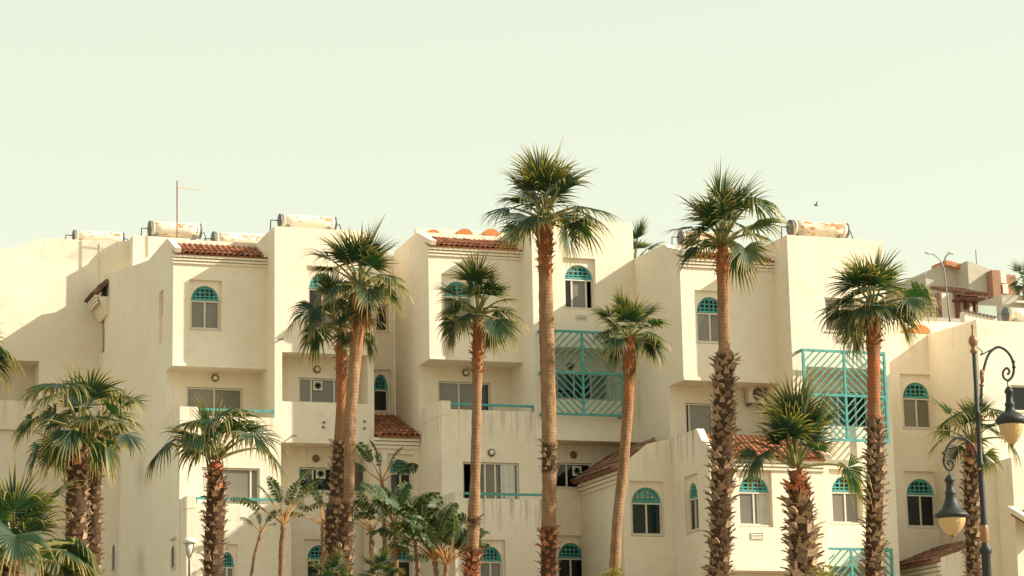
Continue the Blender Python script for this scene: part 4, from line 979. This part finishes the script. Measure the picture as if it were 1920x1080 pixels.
# ------------------------------------------------------------------ giant bird-of-paradise plants
def paddle_mesh(elev, seed, Lp=.8, Lb=1.0, wd=.27, torn=False):
    r = random.Random(seed); mb = MB(); el = math.radians(elev); p = Vector((0, 0, 0)); pts = [p.copy()]; n = 6
    for k in range(n): e = el - math.radians(16) * k / n; p = p + Vector((math.cos(e), 0, math.sin(e))) * Lp / n; pts.append(p.copy())
    mb.tube(pts, [.035 - .02 * k / n for k in range(n + 1)], 5, 1)
    m = 16; mid = []; dirs = []; bend_ = r.uniform(20, 55); rl = math.radians(r.choice((-1, 1)) * r.uniform(25, 85)); wd *= 1.1
    for k in range(m + 1):
        mid.append(p.copy()); ee = e - math.radians(bend_) * (k / m) ** 1.5; d = Vector((math.cos(ee), 0, math.sin(ee))); dirs.append(d); p = p + d * Lb / m
    mb.tube(mid, [.014 - .01 * k / m for k in range(m + 1)], 4, 1)
    for s_ in (-1, 1):
        k = 0
        while k < m:
            g = r.choice((1, 1, 2) if torn else (1, 2, 2, 3, 4)); k2 = min(m, k + g); tear = r.uniform(.0, .35); dr = r.uniform(.0, .55); rv = r.random(); prev = None
            for kk in range(k, k2 + 1):
                f = kk / m; hw = wd * (math.sin(math.pi * min(1, f * .86 + .10)) ** .6) * r.uniform(.92, 1.05); d = dirs[kk]; up0 = Vector((-d.z, 0, d.x)); lat = Vector((0, 1, 0)) * math.cos(rl) + up0 * math.sin(rl); up = up0 * math.cos(rl) - Vector((0, 1, 0)) * math.sin(rl)
                gap = (.013 if torn else .008) * (1 if kk == k else -1 if kk == k2 else 0)
                q0 = mid[kk] + d * gap; q1 = q0 + lat * s_ * hw * .55 + up * hw * .22 + d * hw * .25; q2 = q0 + lat * s_ * hw * .95 + up * hw * (.22 - dr) + d * hw * (.45) - Vector((0, 0, tear * hw * .6))
                if kk in (k, k2): q2 -= (d * gap * -2.5)
                b = len(mb.v); mb.v += [q0, q1, q2]; mb.uv.update({b: (rv, .2), b + 1: (rv, .55), b + 2: (rv, .9)})
                if prev is not None: mb.f += [(prev, prev + 1, b + 1, b), (prev + 1, prev + 2, b + 2, b + 1)]; mb.m += [0, 0]
                prev = b
            k = k2
    return mesh_of('leaf', mb, [BANANA, STEMO], (0, 0, 0))
PAD = {el: [paddle_mesh(el, el * 5 + k, .7 + .08 * k, .9 + .06 * k) for k in range(5)] for el in (88, 72, 58, 44, 28, 10)}
PADT = {el: [paddle_mesh(el, el * 5 + k, .65 + .08 * k, .9 + .06 * k, .20, True) for k in range(4)] for el in PAD}
def strelitzia(label, Y, trunk, n, fan_az, sc, seed, torn=False):
    r = random.Random(seed); pts = [P3(x, y, Y) for x, y in trunk]; base = Vector((pts[-1].x, Y, GZ)); t = thing('bird_of_paradise_tree', base, label, 'plant', 'giant bird-of-paradise plants against the lower walls')
    mb = MB(); pp = pts + [base]; P = []
    for a, b in zip(pp, pp[1:]):
        k = max(1, int((a - b).length / .1))
        for i in range(k): P.append(a.lerp(b, i / k))
    P.append(base); mb.tube(P, [.085 * sc * (1 + .18 * (i % 2) + r.uniform(-.1, .1)) for i in range(len(P))], 8); obj('trunk', mb, BTRUNK, t, base, True)
    for k in range(n):
        f = k / max(1, n - 1); sgn = -1 if k % 2 else 1; el = 89 - 56 * abs(f) ** 1.2 + r.uniform(-6, 6); e = min(PAD, key=lambda q: abs(q - el))
        o = bpy.data.objects.new('leaf', r.choice((PADT if torn or r.random() < .25 else PAD)[e])); C.objects.link(o); o.parent = t; o.location = pts[0] - base
        o.rotation_euler = (r.uniform(-.5, .5), 0, math.radians(fan_az + (0 if sgn > 0 else 180) + r.uniform(-45, 45))); o.scale = (sc * r.uniform(.85, 1.1),) * 3
strelitzia('small thin bird-of-paradise plant, leftmost, leaning by the street lantern', 73.5, [(489, 1000), (476, 1045), (471, 1080)], 6, 10, .5, 1, True)
strelitzia('bird-of-paradise plant with an orange fanned stalk base, second from left', 73, [(532, 985), (528, 1030), (527, 1085)], 10, 5, .95, 2, True)
strelitzia('bird-of-paradise plant half hidden behind the twin palm trunks', 74.5, [(606, 985), (606, 1040), (606, 1085)], 8, 10, .85, 3, True)
strelitzia('tallest bird-of-paradise plant, with the top leaves before the arched window', 75.5, [(716, 905), (720, 960), (722, 1085)], 8, 20, .72, 4)
strelitzia('bird-of-paradise plant with a slim trunk right of the twin palms', 74, [(697, 1000), (697, 1040), (700, 1085)], 9, 0, .85, 5, True)
strelitzia('full bird-of-paradise plant in front of the arched ground window', 73, [(742, 995), (742, 1040), (742, 1085)], 17, 10, .9, 6)
strelitzia('bird-of-paradise plant with reddish bare stalks left of the bushy clump', 73, [(780, 1015), (783, 1050), (784, 1085)], 14, 30, .9, 7)
strelitzia('bushy low bird-of-paradise clump left of the slim palm', 72, [(815, 1050), (818, 1070), (820, 1090)], 22, 0, .95, 8)
strelitzia('second stem of the bushy bird-of-paradise clump, closest to the slim palm', 71.5, [(838, 1060), (836, 1075), (835, 1090)], 20, 20, .85, 9)
# low plants at the lower edge
def low_palm(px, py, Y, sc, label, seed, n=14):
    r = random.Random(seed); hub = P3(px, py, Y); gz = GZ if Y > 66 else GZ_PALM; t = thing('small_fan_palm', (hub.x, Y, gz), label, 'plant'); mb = MB(); mb.tube([hub, (hub.x, Y, gz)], .12, 8); mb.uv = {k: (0, 2) for k in range(len(mb.v))}; tr = obj('trunk', mb, TRUNK, t); tr['red'] = 2.
    for k in range(n):
        o = bpy.data.objects.new('frond', frond(84 - 70 * k / n, r.randrange(3), 'live')); C.objects.link(o); o.parent = t; o.location = hub - POS[t.name]; o.rotation_euler = (0, 0, k * 2.4); o.scale = (sc,) * 3
low_palm(622, 1105, 60, .55, 'small fan palm whose tips show at the foot of the twin palms', 1)
low_palm(713, 1090, 62, .5, 'small spiky fan palm at the lower edge left of the arched ground window', 2)
def shrub(px, py, Y, r_, label, seed):
    r = random.Random(seed); c = P3(px, py, Y); gz = GZ if Y > 66 else GZ_PALM; t = thing('shrub', (c.x, Y, gz), label, 'plant'); mb = MB(); mb.tube([(c.x, Y, gz), c], .03, 6); obj('stem', mb, BTRUNK, t)
    mb = MB()
    for k in range(420):
        d = Vector((r.gauss(0, 1), r.gauss(0, 1), r.gauss(0, 1))).normalized() * r_ * r.random() ** .4; q = c + d; a = Vector((r.uniform(-1, 1), r.uniform(-1, 1), r.uniform(-.3, 1))).normalized() * .07; b = a.cross(Vector((r.random(), r.random(), r.random()))).normalized() * .03
        i = len(mb.v); mb.face([q, q + a * .5 + b, q + a, q + a * .5 - b]); 
        for j in range(4): mb.uv[i + j] = (r.random(), .7 + .2 * r.random())
    o = obj('foliage', mb, LEAF, t); o['kind'] = 'stuff'
shrub(1150, 1088, 64, .38, 'little leafy shrub at the foot of the thin leaning palm', 4)
shrub(1545, 1092, 56, .45, 'little leafy shrub right of the stout palm base', 5)

# ------------------------------------------------------------------ ornate street lamp at the right
YL = 42.0
k = mpp(1840, 850, YL); base = Vector((U(1846, 1000, YL)[0], YL, 4.0)); xp = base.x
zz = lambda py: U(1840, py, YL)[1]
t = thing('street_lamp', base, 'ornate double-armed lamp post with hanging amber globes in the right foreground', 'street lamp')
mb = MB(); r0 = 4.6 * k
mb.lathe([(r0 * 2.2, base.z - .1), (r0 * 2.2, zz(1120)), (r0 * 1.9, zz(1100)), (r0 * 1.9, zz(1040)), (r0 * 2.5, zz(1036)), (r0 * 2.5, zz(1028)), (r0 * 1.5, zz(1022)), (r0 * 1.5, zz(985)), (r0 * 1.2, zz(960)), (r0 * 1.15, zz(905)), (r0, zz(900)), (r0, zz(876)), (r0 * 1.35, zz(874)), (r0 * 1.35, zz(868)), (r0, zz(866)), (r0 * .95, zz(780)), (r0 * 1.3, zz(778)), (r0 * 1.3, zz(772)), (r0 * .9, zz(770)), (r0 * .8, zz(662))], (xp, YL, 0), 16); obj('post', mb, LBLACK, t, None, True)
mb = MB(); mb.lathe([(r0 * 1.16, zz(1028)), (r0 * 1.6, zz(1015)), (r0 * 1.9, zz(1004)), (r0 * 1.6, zz(990)), (r0 * 1.3, zz(975))], (xp, YL, 0), 16); obj('gilt_collar', mb, LGOLD, t, None, True)
mb = MB(); mb.lathe([(r0 * .85, zz(664)), (r0 * 1.7, zz(660)), (r0 * 1.2, zz(655)), (r0 * .9, zz(652)), (r0 * 1.7, zz(646)), (r0 * 2.0, zz(640)), (r0 * 1.6, zz(633)), (r0 * .6, zz(629)), (r0 * .5, zz(626)), (r0 * .35, zz(616)), (r0 * .6, zz(613)), (r0 * .2, zz(608)), (.001, zz(606))], (xp, YL, 0), 14); obj('finial', mb, LGOLD, t, None, True)
def crv(p, n=6):     # smooth curve through measured points
    P = [P3(x, y, YL) for x, y in p]; out = []
    for i in range(len(P) - 1):
        a, b, c, d = P[max(0, i - 1)], P[i], P[i + 1], P[min(len(P) - 1, i + 2)]
        for j in range(n):
            f = j / n; out.append(.5 * ((2 * b) + (c - a) * f + (2 * a - 5 * b + 4 * c - d) * f * f + (3 * b - a - 3 * c + d) * f ** 3))
    out.append(P[-1]); return out
def arm(pts, scroll, rp):
    mb = MB(); mb.tube(crv(pts), rp, 8); mb.tube(crv(scroll), rp * .9, 8); o = obj('arm', mb, LBLACK, t, None, True); return o
def lamp(px, y0, y1, y2, y3, hw):
    """neck top y0, shade y1..y2, globe bottom y3"""
    c = P3(px, y0, YL); Z = lambda y: U(px, y, YL)[1]; r = hw * k
    mb = MB(); mb.lathe([(.001, Z(y0)), (r * .12, Z(y0 + 1)), (r * .28, Z(y0 + 8)), (r * .30, Z(y0 + 12)), (r * .22, Z(y0 + 14)), (r * .24, Z(y0 + 30)), (r * .32, Z(y0 + 32)), (r * .32, Z(y0 + 36)), (r * .28, Z(y0 + 38)), (r * .36, Z(y0 + 48)), (r * .55, Z(y1 - 8)), (r * .9, Z(y1)), (r, Z(y1 + 4)), (r, Z(y2 - 4)), (r * .8, Z(y2)), (r * .72, Z(y2))], (c.x, YL, 0), 24)
    o = obj('lamp_head', mb, LBLACK, t, c, True)
    g = MB(); h = y3 - y2
    g.lathe([(r * .79, Z(y2 - .5)), (r * .80, Z(y2 + h * .1)), (r * .75, Z(y2 + h * .28)), (r * .62, Z(y2 + h * .52)), (r * .43, Z(y2 + h * .74)), (r * .17, Z(y2 + h * .92))], (c.x, YL, 0), 18); obj('globe', g, GLOBE, o)
    g = MB(); g.lathe([(r * .16, Z(y2 + h * .915)), (r * .18, Z(y2 + h * .94)), (r * .08, Z(y3)), (r * .1, Z(y3 + 2)), (.001, Z(y3 + 4))], (c.x, YL, 0), 10); obj('globe_finial', g, LGOLD, o, None, True)
arm([(1840, 760), (1841, 715), (1845, 690), (1854, 664), (1870, 651), (1886, 657), (1897, 672), (1901, 690), (1898, 706), (1890, 714)], [(1890, 714), (1882, 708), (1881, 697), (1888, 690), (1893, 697), (1889, 702)], 2.6 * k)
arm([(1838, 930), (1836, 890), (1832, 858), (1824, 836), (1808, 822), (1792, 822), (1779, 834), (1772, 850), (1770, 868), (1776, 880)], [(1776, 880), (1783, 881), (1788, 872), (1784, 863), (1777, 866), (1780, 872)], 2.4 * k)
mb = MB(); mb.tube(crv([(1834, 652), (1842, 660), (1838, 666), (1850, 660), (1868, 651)]), 1.2 * k, 6); mb.tube([P3(1889, 712, YL), P3(1890, 727, YL)], 1.3 * k, 6); mb.tube([P3(1779, 880, YL), P3(1780, 893, YL)], 1.3 * k, 6); obj('tie_rod', mb, LBLACK, t, None, True)
mb = MB()
for x, y in ((1841, 700), (1841, 722), (1841, 785), (1836, 880), (1841, 935)):
    mb.lathe([(.001, -2.5 * k), (4.2 * k, -2.4 * k), (4.2 * k, 2.4 * k), (.001, 2.5 * k)], P3(x, y, YL), 10)
mb.lathe([(3.2 * k, -12 * k), (4.2 * k, 0), (3.2 * k, 12 * k)], P3(1841, 705, YL), 10)
obj('gilt_clamp', mb, LGOLD, t, None, True)
mb = MB()
for x, y in ((1900, 678), (1901, 688), (1770, 850), (1770, 862)): mb.lathe([(2 * k, -2 * k), (3.8 * k, -1.5 * k), (3.8 * k, 1.5 * k), (2 * k, 2 * k)], P3(x, y, YL), 10)
obj('arm_ring', mb, LBLACK, t, None, True)
lamp(1891, 724, 782, 796, 836, 29); lamp(1780, 890, 962, 972, 1006, 32)

# small lantern at the lower left
YS = 70.0; k = mpp(355, 1010, YS); p = P3(355, 1010, YS); t = thing('street_lantern', (p.x, YS, GZ), 'small pale lantern post with tapered glass below the lower left balcony', 'street lamp')
Z = lambda y: U(355, y, YS)[1]
mb = MB(); mb.lathe([(2.2 * k, GZ), (1.8 * k, Z(1050)), (2.4 * k, Z(1048)), (.001, Z(1047))], (p.x, YS, 0), 10); obj('post', mb, METAL, t, None, True)
mb = MB(); mb.lathe([(.001, Z(1007)), (8 * k, Z(1009)), (14 * k, Z(1014)), (14 * k, Z(1018)), (11 * k, Z(1019))], (p.x, YS, 0), 16); obj('cap', mb, TRIM, t, None, True)
mb = MB()
for q in range(4):
    a = math.pi / 4 + q * math.pi / 2; d = Vector((math.cos(a), math.sin(a), 0)); mb.tube([Vector((p.x, YS, Z(1019))) + d * 10.5 * k, Vector((p.x, YS, Z(1034))) + d * 7.5 * k, Vector((p.x, YS, Z(1047))) + d * 2 * k], .8 * k, 5)
obj('cage', mb, METAL, t)
mb = MB(); mb.lathe([(9.5 * k, Z(1019.5)), (7 * k, Z(1034)), (2 * k, Z(1046))], (p.x, YS, 0), 12); obj('globe', mb, TRIM, t, None, True)

# a small bird far off in the sky
p = P3(1530, 385, 120); t = thing('bird', p, 'tiny dark bird flying in the sky between the two right palms', 'bird'); mb = MB()
mb.lathe([(.001, -.14), (.045, -.06), (.05, .03), (.025, .10), (.001, .15)], p, 8, 0, 'X'); obj('body', mb, CAP, t, None, True)
for s_ in (-1, 1):
    mb = MB(); mb.hexa([p + Vector((-.04, 0, .0)), p + Vector((.05, 0, 0)), p + Vector((.0, s_ * .22, .16)), p + Vector((-.05, s_ * .2, .15)), p + Vector((-.04, 0, .015)), p + Vector((.05, 0, .015)), p + Vector((.0, s_ * .22, .165)), p + Vector((-.05, s_ * .2, .157))]); obj('wing', mb, CAP, t)
